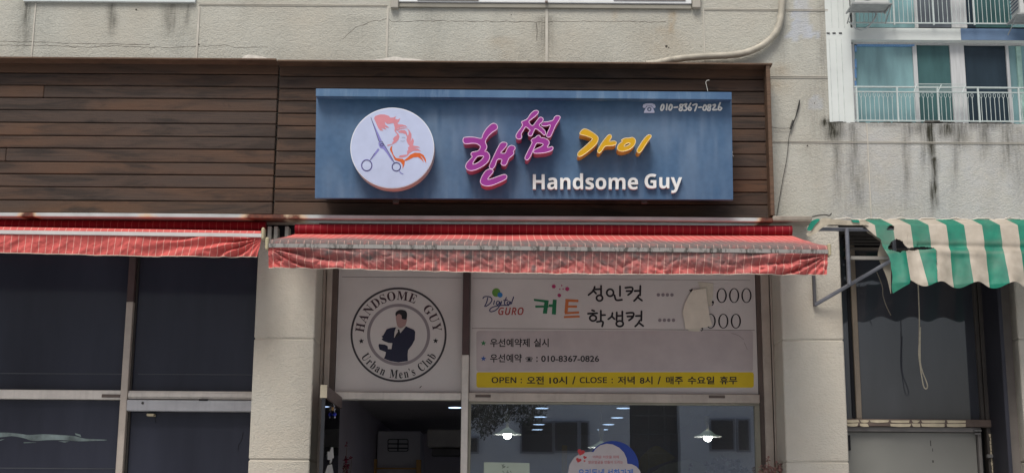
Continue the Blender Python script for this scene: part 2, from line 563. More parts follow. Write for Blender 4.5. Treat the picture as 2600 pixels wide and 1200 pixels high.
# ------------------------------------------------------------------ the concrete building
bld = thing("concrete_building", "weathered grey concrete building with shopfronts, stucco band and cracked joints", "building", (0, 0, 0))
ZF = pt(1300, 557, 0).z                         # underside of the stucco band
X_END = pt(2102, 200, 0).x
Z_PAR = pt(2350, 313, 0).z
def wall_grid():
    xs = np.unique(np.concatenate([np.arange(-4.6, 4.6, 0.022), [X_END]]))
    zs = np.unique(np.concatenate([np.arange(ZF, 5.7, 0.022), [Z_PAR]]))
    XX, ZZ = np.meshgrid(xs, zs)
    n = XX.size
    pts = np.stack([XX.ravel(), np.zeros(n), ZZ.ravel()], 1)
    d = pts - np.array(CAM)
    k = F / (d @ np.array(FWD))
    PX = CX + (d @ np.array(RIGHT)) * k; PY = CY - (d @ np.array(UP)) * k
    st = np.zeros(n); ru = np.zeros(n); pa = np.zeros(n)
    wob = (vnoise(PY / 26, PX / 60) - 0.5) * 8
    for x, w, y0, y1, s in ((66, 9, 2, 140, .62), (285, 10, 8, 108, .5), (432, 20, 10, 118, .42), (478, 8, 10, 95, .4), (60, 26, 10, 160, .22), (455, 40, 5, 150, .2),
                            (1386, 22, 40, 160, .36), (1362, 4, 58, 108, .7), (905, 60, 40, 150, .12), (1120, 50, 20, 150, .1), (1640, 60, 40, 150, .12), (2100, 10, 300, 330, .9),
                            (2118, 20, 308, 375, .95), (2125, 10, 330, 545, .42), (2165, 12, 312, 520, .36), (2180, 16, 420, 560, .3), (2300, 9, 330, 545, .36),
                            (2345, 8, 318, 470, .45), (2364, 11, 311, 440, 1.0), (2371, 7, 400, 560, .95), (2376, 4, 430, 560, .9), (2405, 26, 313, 365, .72), (2440, 26, 313, 390, .62),
                            (2425, 9, 350, 500, .4), (2500, 16, 313, 420, .5), (2560, 18, 313, 470, .42), (2330, 60, 312, 350, .45), (2480, 90, 312, 335, .5), (2250, 70, 312, 326, .42), (2590, 25, 320, 560, .3),
                            (1990, 16, 60, 260, .14), (2090, 14, 0, 300, .22), (1965, 30, 170, 230, .2)):
        g = np.exp(-((PX + wob - x) / w) ** 2)
        top = np.clip((PY - y0) / 6 + 0.5, 0, 1); bot = np.clip((y1 - PY) / (0.55 * (y1 - y0)), 0, 1)
        st = np.maximum(st, s * g * top * bot)
    st = st + 0.30 * np.clip(fbm(PX / 90, PY / 260) - 0.52, 0, 1) * 1.6
    for x, w, y0, y1, s in ((1708, 9, 20, 100, .8), (1560, 7, 20, 60, .4), (1690, 40, 60, 150, .2), (1960, 40, 150, 250, .35), (1270, 40, 90, 160, .25)):
        ru = np.maximum(ru, s * np.exp(-((PX + wob - x) / w) ** 2) * np.clip((PY - y0) / 12, 0, 1) * np.clip((y1 - PY) / 30, 0, 1))
    e = (vnoise(PX / 9, PY / 9) - 0.5) * 14
    pa = np.maximum(pa, ((PX > 2013 + e) & (PX < 2056 + e) & (PY < 92 + e)) * 0.75)
    pa = np.maximum(pa, ((PX > 1998 + e) & (PX < 2078 + e) & (PY < 97 + e) & (PY > 78 - e)) * 0.7)
    pa = np.maximum(pa, .3 * np.clip((PX - 2080) / 80, 0, 1) * (PY > 300)); pa = np.maximum(pa, (((PX - 2071) ** 2 + (PY - 263) ** 2) < (19 + e * .4) ** 2) * 0.55)
    w = len(xs)
    fs = []
    for j in range(len(zs) - 1):
        zc = (zs[j] + zs[j + 1]) / 2
        for i in range(w - 1):
            if zc > Z_PAR and (xs[i] + xs[i + 1]) / 2 > X_END: continue
            fs.append((j * w + i, j * w + i + 1, (j + 1) * w + i + 1, (j + 1) * w + i))
    mb = MB(); mb.add(pts.tolist(), fs, stain=st.tolist(), rust=ru.tolist(), patch=pa.tolist())
    # the wall's body behind its face, and a ragged parapet edge
    mb.box((-4.6, 0.004, ZF + 0.001), (X_END - 0.002, 0.26, 5.7), stain=0.0)
    mb.box((X_END - 0.002, 0.004, ZF + 0.001), (4.6, 0.26, Z_PAR - 0.002), stain=0.5)
    return mb
wall_grid().build("wall", M_conc, bld)
# the outer ends of the band, beyond the frame
MB().box((-9, 0, ZF), (-4.6, 0.26, 5.7)).box((4.6, 0, ZF), (9, 0.26, Z_PAR)).build("wall", M_conc, bld)
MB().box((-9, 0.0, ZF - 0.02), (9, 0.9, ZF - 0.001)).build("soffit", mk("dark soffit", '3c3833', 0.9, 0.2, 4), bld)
crumb = MB()
for i in range(60):
    x = 2105 + random.random() * 480
    p = pt(x, 312, -0.0); s = random.uniform(.004, .014)
    if 2365 < x < 2400: s *= 2.0
    crumb.box((p.x - s * 1.8, 0.004, Z_PAR - 0.004), (p.x + s * 1.8, 0.05, Z_PAR + s * 0.8), 0.002)
crumb.build("parapet_rubble", mk("blackened mortar", '4c4a45', 0.95, 0.3, 30), bld)["kind"] = "stuff"
# joints and cracks
cj = None
for x, y0, y1, w in ((85, 8, 146, 3.2), (502, 18, 150, 4.5), (983, 18, 155, 4.5), (1388, 22, 158, 6.5), (1788, 24, 160, 2.6), (2207, 314, 556, 2.6)):
    MB().bx(x - w / 2, y0, x + w / 2, y1, -0.005, 0.002).build("caulk_joint", M_caulk, bld)
for x0, x1, y in ((505, 983, 11.5), (505, 983, 14.5), (1788, 2102, 23.5), (1788, 2102, 26.5), (1952, 2102, 193.5), (1952, 2102, 197.5), (1962, 2700, 360.5), (1962, 2700, 363.5)):
    MB().bx(x0, y - 0.55, x1, y + 0.55, -0.004, 0.002).build("caulk_joint", M_caulk, bld)
M_crk = mk("crack shadow line", '57524a', 1.0, 0.2, 30)
def crack(pts, w, jit=1.6):
    out = []
    for (x0, y0), (x1, y1) in zip(pts, pts[1:]):
        k = max(2, int(math.hypot(x1 - x0, y1 - y0) / 9))
        for i in range(k):
            t = i / k
            out.append((x0 + (x1 - x0) * t + random.uniform(-jit, jit) * .4, y0 + (y1 - y0) * t + random.uniform(-jit, jit)))
    out.append(pts[-1])
    p3 = [pt(x, y, 0.0) for x, y in out]
    ck = MB(); ck.tube(p3, [w * random.uniform(.6, 1.2) for _ in p3], 4, True, (Vector((0, 1, 0)), 0.5))
    ck.build("crack", M_crk, bld)
crack([(870, 100), (905, 70), (945, 55), (983, 48)], 0.0016)
crack([(987, 50), (995, 55), (1100, 53), (1250, 55), (1388, 56), (1500, 54), (1600, 55), (1690, 56)], 0.0018)
crack([(1362, 58), (1364, 80), (1363, 104)], 0.0022, 0.8)
crack([(0, 105), (40, 107), (80, 107), (160, 110), (380, 114)], 0.0018, .8)
crack([(0, 115), (75, 116), (110, 115), (165, 118), (210, 120), (290, 117), (330, 119), (420, 122), (500, 118)], 0.0018, 1.4)
crack([(505, 118), (570, 115), (600, 121), (680, 120)], 0.0014, 1.4)
crack([(60, 6), (220, 4), (360, 7), (460, 8)], 0.0016, .6)
for x, y, r in ((346, 25, 2.4), (1692, 118, 3.2), (1698, 121, 1.6), (505, 113, 2), (2068, 262, 1.2), (2050, 370, 2.0), (1780, 118, 1.2), (1690, 8, 1.5), (1298, 38, 1.3)):
    p = pt(x, y, 0); hol = MB(); hol.disc(p + Vector((0, -0.002, 0)), r * 0.0024, (0, 1, 0), 0.003, 9)
    hol.build("anchor_hole", mk("hole dark", '4a453f', 1.0, 0.2), bld)
# pillars
def pillar(x0, x1, y, joints, beyond=None):
    a, b = pt(x0, y, 0).x, pt(x1, y, 0).x
    if beyond: b = a + beyond
    zs = [0.0] + sorted(pt((x0 + x1) / 2, j, 0).z for j in joints) + [ZF - 0.02]
    mb = MB()
    nx, nz = 14, 60
    for z0, z1 in zip(zs, zs[1:]):
        mb.box((a, 0, z0 + 0.003), (b, 0.45, z1 - 0.003), 0.006)
    mb.box((a + 0.006, 0.006, 0), (b - 0.006, 0.44, ZF - 0.021))
    return mb.build("pillar", M_pil, bld)
pillar(642, 795.5, 930, (859, 1166))
pillar(1989, 2146, 950, (862, 1171))
pillar(2592, 2700, 950, (859, 1171), 0.5)
# upper windows
def upper_window(x0, x1, y1, strip):
    w = MB()
    zb = pt((x0 + x1) / 2, y1, -0.04).z
    a, b = pt(x0, y1, -0.04).x, pt(x1, y1, -0.04).x
    w.box((a, -0.045, zb), (b, -0.02, zb + 0.035), 0.004)
    o = w.build("window", M_white, bld)
    return o, a, b, zb
W1 = MB()
a, b = pt(1012, 10, -0.02).x, pt(1756, 10, -0.02).x
zt, zb = pt(1388, 8, -0.02).z, pt(1388, 20, -0.02).z
W1.box((a, -0.016, zb), (b, 0.03, zt - 0.002), 0.003)
win = W1.build("window", mk("putty grey frame", '8e8a7e', 0.7, 0.1), bld)
f = MB()
for xa, xb in ((993, 1013), (1757, 1778)):
    f.bx(xa, -120, xb, 19.5, -0.035, 0.02, 0.004)
f.build("frame_post", mk("grey frame post", 'a09b90', 0.6, 0.1), win)
f = MB(); f.box((a, -0.024, zt), (b, 0.05, zt + 0.10), 0.003); f.box((a, -0.012, zt + 0.1), (b, 0.05, zt + 0.9))
f.build("sash", M_white, win)
f = MB(); f.box((a + .02, -0.013, zt + 0.1), (b - .02, -0.0125, zt + 0.9))
for x0, x1 in ((1060, 1215), (1558, 1740)): f.bx(x0, -60, x1, 1.0, -0.03, -0.01)
f.bx(1384, 1.5, 1391, 6, -0.034, -0.02)
f.build("pane", mk("dull brown pane", '7b6f68', 0.3, 0.1), win)
W2 = MB(); W2.bx(60, -40, 497, 5, -0.02, 0.02, 0.003); W2.build("window", mk("pale window ledge", 'c9cfcd', 0.5, 0.06), bld)

# ------------------------------------------------------------------ timber cladding
def cladding(label, x0t, x0b, x1t, x1b, ys, yx, ytop0, ytop1, yt_bot, yplank, side_trim):
    root = thing("wood_cladding", label, "cladding", (pt((x0t + x1t) / 2, 540, yplank).x, 0, pt((x0t + x1t) / 2, 545, yplank).z), "timber cladding above the shops")
    xa, xb = pt((x0t + x0b) / 2, 350, yplank).x, pt((x1t + x1b) / 2, 350, yplank).x
    zs = [pt(yx, y, yplank).z for y in ys]
    mb = MB()
    for i, (z1, z0) in enumerate(zip(zs, zs[1:])):
        idv = random.random() * 9
        cuts = [xa, xb]
        if xb - xa > 1.5 and i % 5 == 2: cuts = [xa, xa + (xb - xa) * random.uniform(.3, .75), xb]
        for c0, c1 in zip(cuts, cuts[1:]):
            dy = random.uniform(-.0015, .0015)
            mb.box((c0 + .0006, yplank + dy, z0 + .0022), (c1 - .0006, yplank + .03, z1 - .0022), 0.0045, plank=idv + c0 * .13)
    mb.box((xa + .01, yplank + .02, zs[-1] + .01), (xb - .01, yplank + .035, zs[0] - .01), plank=0.5)
    pl_ = mb.build("planks", M_wood, root)
    t = MB()
    zt0, zt1 = pt(yx, ytop0, yplank - .095).z, pt(yx, ytop1, yplank - .095).z
    xr = pt(1961, 170, yplank - .09).x if side_trim else xb
    t.box((xa - (0.0 if side_trim else 2), yplank - .095, zt1), (xr, 0.0, zt0), 0.002)
    t.build("top_trim", M_trim, root)
    if side_trim:
        t = MB(); xs = pt(1956, 350, yplank - .09).x
        t.box((xs - .012, yplank - .09, zs[-1]), (xs + .012, 0.0, zt1 - .001), 0.002); t.build("side_trim", M_trim, root)
    n = MB()
    for z1, z0 in zip(zs, zs[1:]):
        for xe, sg in ((xa, 1), (xb, -1)):
            for q in (.3, .72):
                n.disc((xe + sg * (.03 + random.uniform(-.006, .006)), yplank - .002, z0 + (z1 - z0) * q), .0022, (0, 1, 0), .004, 6)
    n.build("nails", mk("rusty nail", '2a1f1a', .7), root)
    return root
YP = -0.06
cladding("long dark timber cladding left of the blue sign, above the black glass", -420, -420, 704.5, 694.5,
         [149, 184.7, 216.1, 247.5, 279, 310.7, 343.8, 375.5, 410, 441, 473.6, 507.4, 540], 0, 143.5, 148, 0, -0.066, False)
cladding("dark timber cladding panel with side trim, behind the blue sign", 707.5, 697.5, 1949, 1960,
         [157, 193.5, 224.6, 256.7, 288, 319.8, 351.9, 384, 416, 449, 480.4, 512, 546], 708.5, 151.5, 156, 0, YP, True)
# tattered film on top of the cladding
for pts, lb in ((((612, 151), (618, 143), (630, 139), (648, 141), (664, 143), (676, 147), (680, 151)), "short white scrap of sealant peeling above the left timber cladding"),
                (((940, 153), (965, 150), (1000, 144), (1010, 145), (1020, 147), (1060, 150), (1090, 156), (1000, 157)), "long white torn film lying along the top of the right timber cladding")):
    o = MB().prism(pv(-0.13), list(pts), 0.0, 0.02).build("torn_film", mk("white film", 'cfcabf', .6, .15, 40), None); tag(o, lb, "film")

# ------------------------------------------------------------------ metal flashing and its dark recess
def flashing():
    zc0 = pt(1300, 547, -0.17).z; zc1 = pt(1300, 557, -0.17).z
    xa, xb = -4.6, pt(1962, 555, -.17).x
    mb = MB(); n = 420
    vs, fs, ru = [], [], []
    prof = [(0.0, zc0 + .012), (-0.155, zc0), (-0.17, zc0 - .004), (-0.17, zc1), (-0.165, zc1 - .003), (0.0, zc1 + .01)]
    for i in range(n + 1):
        X = xa + (xb - xa) * i / n
        px, _ = proj((X, -.17, zc1))
        r = 0.02
        for c, w, s in ((70, 25, .62), (675, 55, .85), (-200, 60, .6), (745, 40, .45), (1950, 26, .75), (260, 90, .12), (370, 30, .28), (1330, 40, .15), (1900, 50, .12)):
            r = max(r, s * math.exp(-((px - c) / w) ** 2))
        for k, (y, z) in enumerate(prof):
            vs.append((X, y, z + .0015 * math.sin(X * 2.1)))
            ru.append(r + (0.07 if k in (1, 3, 4) else 0.0))
    m_ = len(prof)
    for i in range(n):
        for k in range(m_):
            k2 = (k + 1) % m_
            fs.append((i * m_ + k, i * m_ + k2, (i + 1) * m_ + k2, (i + 1) * m_ + k))
    fs.append(tuple(range(m_))); fs.append(tuple(range(n * m_, n * m_ + m_)))
    mb.add(vs, fs, rust=ru)
    o = mb.build("metal_flashing", M_flash)
    tag(o, "long white steel flashing with rust spots, under the timber cladding", "flashing")
    c = MB(); z0, z1 = pt(2010, 548, -.16).z, pt(2010, 559, -.16).z
    c.box((xb + .003, -.16, z1), (pt(2062, 555, -.16).x, -.0, z0), .004); c.box((xb + .003, -.165, z1 - .004), (pt(2062, 555, -.16).x, -.005, z1 - .0005))
    tag(c.build("concrete_ledge", mk("ledge cement", '8f897d', .9, .2, 12, .3, 80)), "short grey cement ledge between the rusty flashing and the green striped awning", "ledge")
    return zc1
Z_FL = flashing()

# ------------------------------------------------------------------ blue shop sign
TL = R(1.5)
n_s = Vector((0, -math.cos(TL), -math.sin(TL)))
p_b = pt(1330, 505, -0.27)
SP = Pl(p_b, n_s)
sign = thing("shop_sign", "large blue salon sign with a round scissors disc and magenta and yellow raised lettering", "sign", (p_b.x, -0.1, p_b.z))
M_sign = sign_mat()
MB().prism(SP, [(799.5, 502.5), (1861.5, 506.5), (1857.2, 238), (803.5, 228)], 0.0, 0.03).build("board", M_sign, sign)
MB().prism(SP, [(815, 480), (1845, 484), (1843, 245), (817, 240)], -.031, 0.16).build("backing_box", mk("dark steel box", '2a2d33', .7, .2), sign)
MB().prism(SP, [(802, 244), (1857.8, 252.5), (1857.5, 234), (802.3, 225)], 0.068, 0.064).build("top_lip", M_sign, sign)
for x in (1005, 1637):
    q = MB(); a = SP.at(x, 503, -.02); q.box((a.x - .018, a.y + .005, a.z - .03), (a.x + .018, a.y + .03, a.z - .001), .003); q.build("mounting_bracket", mk("grimy bracket", '3f3a36', .8, .3, 40), sign)
def face_grid():
    NX, NY = 260, 72
    P, fd = [], []
    for j in range(NY + 1):
        for i in range(NX + 1):
            u, v = i / NX, j / NY
            x = lerp(lerp(803.6, 1857.2, u), lerp(799.6, 1861.3, u), v); y = lerp(lerp(244.5, 253, u), lerp(502.3, 506.3, u), v)
            P.append(SP.at(x, y, .0008))
            a = .55 * max(0, fbm(np.array(x / 70), np.array(y / 110), 4).item() - .42) * 2
            for cx_, cy_, rx_, ry_, w_ in ((1125, 350, 70, 70, .55), (1240, 330, 45, 60, .45), (1520, 330, 70, 35, .35), (1765, 345, 100, 80, .7), (840, 300, 30, 50, .3), (1560, 430, 70, 30, .3), (1330, 455, 160, 45, .4), (1100, 300, 30, 20, .4), (870, 470, 60, 30, .25)):
                a += w_ * math.exp(-((x - cx_) / rx_) ** 2 - ((y - cy_) / ry_) ** 2) * (.25 + 1.3 * vnoise(x / 9 + 3, y / 75).item() ** 1.4)
            a += .35 * max(0, (y - 425) / 80) * max(0, vnoise(x / 7 + 31, y / 160).item() - .45) * 2
            fd.append(min(1, a))
    fs = [(j * (NX + 1) + i, j * (NX + 1) + i + 1, (j + 1) * (NX + 1) + i + 1, (j + 1) * (NX + 1) + i) for j in range(NY) for i in range(NX)]
    return MB().add(P, fs, fade=fd)
mt_, nt_f, N_f, L_f, p_f = newmat("weathered blue sign face")
cf_ = mixc(nt_f, ramp(nt_f, noise(nt_f, 30, 5), .3, .7), lin('325374'), lin('3b5d7e'))
cf_ = mixc(nt_f, mth(nt_f, 'MULTIPLY', attr(nt_f, "fade"), .34, True), cf_, lin('8799ab'))
setc(nt_f, p_f, cf_); p_f.inputs["Roughness"].default_value = .55
face_grid().build("painted_face", mt_, sign, True)
# round disc
c0 = (996, 376)
disc = MB().prism(SP, ring(c0[0], c0[1], 106.5, 102.5, 72), 0.092, 0.09).build("light_disc", mk("disc side acrylic", 'cdc6bc', .5, .08), sign, True)
MB().prism(SP, ring(c0[0], c0[1], 106.3, 102.3, 72), 0.095, 0.0025).build("disc_rim", plain("disc rim white", 'd9dde4'), disc)
MB().prism(SP, ring(c0[0], c0[1], 104.6, 100.6, 72), 0.0962, 0.001).build("disc_face", plain("disc face", 'b4bdd6', .45), disc)
zd = lambda pts: zoomed(pts, 900, 270, 6.257)
M_pink, M_or = plain("pink print", 'c58089'), plain("orange print", 'c85c1e')
M_lav, M_lavd = plain("lavender print", '7f7cb8'), plain("dark slate line", '34344f')
pk = MB()
pk.prism(SP, zd([(310,190),(330,155),(400,130),(480,130),(540,150),(570,180),(620,178),(662,158),(645,200),(690,210),(728,190),(705,245),(680,270),(700,285),(760,290),(810,305),(845,335),(790,320),(730,330),(680,360),(655,380),(670,410),(700,440),(715,480),(700,530),(660,575),(610,602),(525,632),(520,612),(598,598),(605,565),(625,550),(610,520),(635,485),(660,470),(678,450),(635,390),(640,340),(620,265),(570,275),(520,280),(480,245),(490,290),(555,340),(520,340),(475,325),(510,370),(470,360),(425,345),(460,388),(410,385),(375,340)]), .0970, .0006)
pk.prism(SP, zd([(690,400),(740,378),(795,378),(825,400),(838,440),(842,470),(862,440),(860,395),(835,352),(872,380),(905,440),(905,500),(888,565),(925,500),(945,550),(930,620),(960,628),(1010,635),(1045,660),(1000,655),(945,665),(1010,675),(1060,715),(1000,705),(930,710),(880,740),(835,790),(760,815),(700,810),(720,780),(790,770),(838,765),(835,715),(855,690),(850,650),(875,635),(845,590),(825,540),(833,485),(812,442),(760,425),(710,420)]), .0970, .0006)
pk.prism(SP, zd([(660,378),(720,345),(790,335),(840,350),(790,352),(730,362),(690,388)]), .0972, .0006)
pk.build("hair_print", M_pink, disc)
og = MB()
og.prism(SP, zd([(602,625),(595,680),(620,770),(660,820),(730,830),(770,835),(800,870),(795,920),(765,995),(765,930),(735,885),(680,865),(640,850),(600,760),(562,690),(575,645)]), .0971, .0006)
og.prism(SP, zd([(780,862),(840,815),(890,765),(960,735),(1040,740),(1100,775),(1135,840),(1140,905),(1115,860),(1075,800),(1040,775),(1080,830),(1105,895),(1070,850),(1010,805),(940,810),(870,845),(820,865)]), .0971, .0006)
og.build("collar_print", M_or, disc)
lv = MB()
lv.prism(SP, zd([(262,180),(440,558),(405,562),(385,545)]), .0970, .0006)
lv.prism(SP, zd([(380,572),(452,572),(485,625),(530,700),(622,890),(590,860),(510,740),(460,680),(405,660),(385,615)]), .0970, .0006)
lv.prism(SP, zd([(375,665),(398,690),(330,775),(265,850),(248,848),(310,750)]), .0970, .0006)
lv.prism(SP, zd(ring(195, 937, 92, 97)), .0970, .0006, [zd(ring(195, 937, 72, 77))])
lv.prism(SP, zd(ring(665, 960, 76, 76)), .0970, .0006, [zd(ring(665, 960, 57, 57))])
strokes(lv, SP, [zd([(715, 1030), (740, 1060), (772, 1072)])], 2.2, .0972, .1)
lv.build("scissors_print", M_lav, disc)
ld = MB()
strokes(ld, SP, [zd([(262, 180), (330, 380), (385, 545), (410, 562), (445, 558)]), zd([(440, 558), (540, 725), (632, 890)]), zd([(320, 745), (250, 850)])], 1.3, .0976, .1)
ld.prism(SP, zd(ring(195, 937, 84, 89)), .0978, .0006, [zd(ring(195, 937, 75, 80))])
ld.prism(SP, zd(ring(665, 960, 70, 70)), .0978, .0006, [zd(ring(665, 960, 60, 60))])
ld.prism(SP, zd(ring(435, 612, 26, 26, 20)), .0978, .0006, [zd(ring(435, 612, 17, 17, 20))])
strokes(ld, SP, [zd([(755, 497), (780, 493), (808, 505)]), zd([(735, 548), (765, 557), (800, 548)])], .6, .0974, .1)
ld.build("scissors_outline", M_lavd, disc)

# raised letters
M_mag = plain("magenta letter face", '8f2f87', .4); M_magd = mk("rose letter side", 'bd6480', .6, .12, 20)
M_yel = plain("yellow letter face", 'c99a06', .4); M_yeld = mk("ochre letter side", 'd9a243', .6, .12, 20)
M_pinkrim = plain("pale pink trim", 'd8b4d0', .4); M_yelrim = plain("pale yellow trim", 'dfc58c', .4)
def channel(outline, holes, face, side, rim, depth, dz=0.0):
    o_ = catmull(outline, 4); hs = [catmull(h, 4) for h in holes]
    root = MB().prism(SP, o_, depth + dz, depth + dz - .001, hs).build("raised_letter", side, sign, True)
    MB().prism(SP, o_, depth + dz + .0012, .0010, hs).build("letter_face", face, root)
    t = MB()
    for lp in [o_] + hs:
        p3 = [SP.at(x, y, depth + dz) for x, y in lp]
        t.tube(p3 + [p3[0]], .0026, 6, False)
    t.build("letter_trim", rim, root, True)
zl = lambda pts: zoomed(pts, 1150, 280, 5.403)
for i, (o_, hs) in enumerate((
    ([(575,185),(600,200),(612,235),(595,270),(540,305),(480,365),(445,430),(465,490),(462,525),(440,562),(470,572),(500,610),(503,660),(470,720),(400,775),(330,810),(255,830),(200,815),(175,780),(185,735),(220,690),(265,640),(248,610),(258,580),(300,570),(350,555),(378,510),(370,490),(330,462),(270,455),(180,462),(148,445),(138,415),(150,380),(200,370),(290,372),(388,388),(410,340),(450,270),(510,205),(550,183)],
     [[(350,632),(420,630),(405,665),(350,715),(290,742),(272,735),(290,695),(320,655)]]),
    ([(660,450),(690,440),(730,447),(742,478),(700,535),(657,585),(715,588),(745,530),(770,500),(800,485),(840,495),(855,525),(830,562),(836,582),(833,605),(800,635),(770,660),(740,730),(715,758),(680,755),(660,730),(672,680),(612,678),(580,760),(550,800),(520,805),(500,780),(510,740),(570,610),(630,490)], []),
    ([(470,818),(520,811),(550,828),(545,860),(475,945),(530,940),(600,915),(670,890),(715,883),(740,905),(725,945),(640,990),(540,1030),(460,1040),(400,1020),(377,985),(385,940),(420,870)], []),
    ([(1135,5),(1168,12),(1168,45),(1130,85),(1085,120),(1043,160),(1090,215),(1140,160),(1180,110),(1210,97),(1238,120),(1228,160),(1185,205),(1225,245),(1266,290),(1268,330),(1250,342),(1210,305),(1135,255),(1105,300),(1085,345),(1060,355),(1035,340),(1035,315),(1058,280),(1050,268),(1000,232),(965,280),(938,330),(945,370),(930,393),(895,397),(868,375),(868,340),(895,295),(955,210),(940,165),(975,145),(1020,120),(1060,60),(1100,20)], []),
    ([(1240,165),(1300,160),(1370,140),(1395,95),(1430,78),(1465,85),(1468,115),(1410,210),(1370,300),(1340,360),(1310,372),(1282,355),(1290,325),(1325,250),(1335,205),(1280,218),(1225,215),(1216,190)], []),
    ([(1155,352),(1190,347),(1205,375),(1260,385),(1310,415),(1322,455),(1297,500),(1315,512),(1360,500),(1375,525),(1350,555),(1280,580),(1180,592),(1120,590),(1105,570),(1125,540),(1200,505),(1240,475),(1220,458),(1150,455),(1115,520),(1060,640),(1025,682),(995,675),(990,645),(1030,560),(1085,450),(1072,420),(1090,395),(1140,370)], []))):
    channel(zl(o_), [zl(h) for h in hs], M_mag, M_magd, M_pinkrim, .105, -.0 if i != 4 else -.004)
zy = lambda pts: zoomed(pts, 1150, 260, 3.578)
for o_, hs in (([(1185,245),(1225,250),(1290,290),(1320,325),(1305,375),(1255,425),(1190,475),(1155,492),(1135,485),(1140,455),(1190,410),(1260,345),(1262,328),(1210,305),(1160,292),(1155,275)], []),
               ([(1410,300),(1435,297),(1440,320),(1420,355),(1465,352),(1485,365),(1475,385),(1440,395),(1385,400),(1350,445),(1330,460),(1315,450),(1320,425),(1360,360)], []),
               ([(1530,345),(1560,328),(1600,325),(1635,320),(1658,345),(1650,385),(1610,425),(1550,445),(1510,440),(1495,420),(1505,385),(1540,355)], [[(1600,370),(1610,378),(1590,392),(1560,402),(1555,395),(1575,378)]]),
               ([(1770,300),(1795,297),(1800,315),(1770,355),(1725,425),(1700,455),(1680,455),(1673,435),(1695,395),(1735,335)], [])):
    channel(zy(o_), [zy(h) for h in hs], M_yel, M_yeld, M_yelrim, .10)
M_let = mk("white acrylic letter", 'e2e4e0', .45, .04)
t = MB(); text(t, SP, "𝗛𝗮𝗻𝗱𝘀𝗼𝗺𝗲", 1353, 440, 1620, 480.5, .024, .022); t.build("white_lettering", M_let, sign)
t = MB(); text(t, SP, "𝗚𝘂𝘆", 1637, 441, 1732, 489.5, .024, .022); t.build("white_lettering", M_let, sign)
# handwritten phone number and telephone mark
ph = MB()
zp = lambda pts: zoomed(pts, 1400, 0, 3.481)
nums = [[(980, 925), (968, 950), (968, 970), (978, 975), (992, 955), (993, 930), (982, 924)], [(1022, 920), (1017, 972)],
        [(1052, 925), (1040, 950), (1042, 970), (1054, 972), (1066, 950), (1064, 930), (1052, 925)], [(1084, 950), (1116, 946)],
        [(1160, 925), (1140, 925), (1138, 942), (1156, 955), (1152, 975), (1135, 976), (1132, 962), (1158, 940), (1160, 926)],
        [(1172, 926), (1196, 918), (1184, 942), (1198, 955), (1188, 974), (1170, 976)],
        [(1232, 912), (1215, 945), (1214, 970), (1228, 974), (1236, 958), (1222, 948)], [(1250, 930), (1286, 922), (1268, 980)],
        [(1302, 950), (1326, 947)], [(1352, 930), (1340, 955), (1345, 972), (1362, 970), (1370, 945), (1360, 928), (1352, 930)],
        [(1408, 928), (1390, 928), (1386, 942), (1404, 955), (1400, 975), (1384, 976), (1382, 962), (1406, 942), (1408, 929)],
        [(1428, 930), (1446, 924), (1446, 940), (1426, 970), (1464, 968)], [(1492, 908), (1478, 945), (1478, 968), (1494, 972), (1504, 955), (1484, 945)]]
strokes(ph, SP, [zp(n_) for n_ in nums], 4.3, .006, .3)
ph.build("phone_number", M_let, sign)
tl = MB()
tl.prism(SP, zp([(807, 945), (812, 925), (835, 915), (890, 914), (915, 925), (922, 945), (915, 955), (898, 952), (890, 935), (840, 935), (832, 952), (815, 953)]), .006, .004)
tl.prism(SP, zp([(845, 940), (885, 940), (900, 958), (912, 990), (910, 997), (818, 997), (820, 985), (832, 958)]), .0062, .004, [zp(ring(866, 966, 19, 19, 20))])
tl.prism(SP, zp(ring(866, 966, 9, 9, 16)), .0064, .004)
tl.build("telephone_mark", plain("telephone print", 'd5d8ec'), sign)
# stray wire over the sign
o = MB().tube([pt(x, y, -.28) for x, y in catmull([(1797, 232), (1794, 218), (1792, 210), (1795, 205), (1801, 204)], 4, False)], .0022, 6).build("bent_wire", mk("pale wire", 'b8b4aa', .5), None)
tag(o, "thin bent white wire sticking up from the top of the blue sign", "wire")
o = MB().tube([pt(x, y, -.26) for x, y in catmull([(1857, 380), (1860, 386), (1859, 392), (1863, 397)], 4, False)], .002, 6).build("hook", mk("hook steel", 'a9a59c', .4), None)
tag(o, "tiny steel hook on the right edge of the blue sign", "hook")

# ------------------------------------------------------------------ red roller awnings
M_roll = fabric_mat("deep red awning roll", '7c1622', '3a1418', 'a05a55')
M_red = fabric_mat("faded red awning cloth", 'c45a54')
M_red2 = fabric_mat("dirty faded red awning cloth", 'c25d58', '665c59')
M_cap = plain("beige plastic cap", 'a89e80')
def sheet(mb, rows, xs_fn, n, fold=None, dirt=None):
    """rows: list of functions u->Vector along the cloth; a structured grid with across / dirt attributes"""
    vs, ac, di = [], [], []
    for j, rw in enumerate(rows):
        for i in range(n + 1):
            u = i / n
            p = rw(u)
            vs.append(p); ac.append(xs_fn(u)); di.append(dirt(u, j / (len(rows) - 1)) if dirt else 0.0)
    fs = [(j * (n + 1) + i, j * (n + 1) + i + 1, (j + 1) * (n + 1) + i + 1, (j + 1) * (n + 1) + i) for j in range(len(rows) - 1) for i in range(n)]
    mb.add(vs, fs, across=ac, dirt=di)
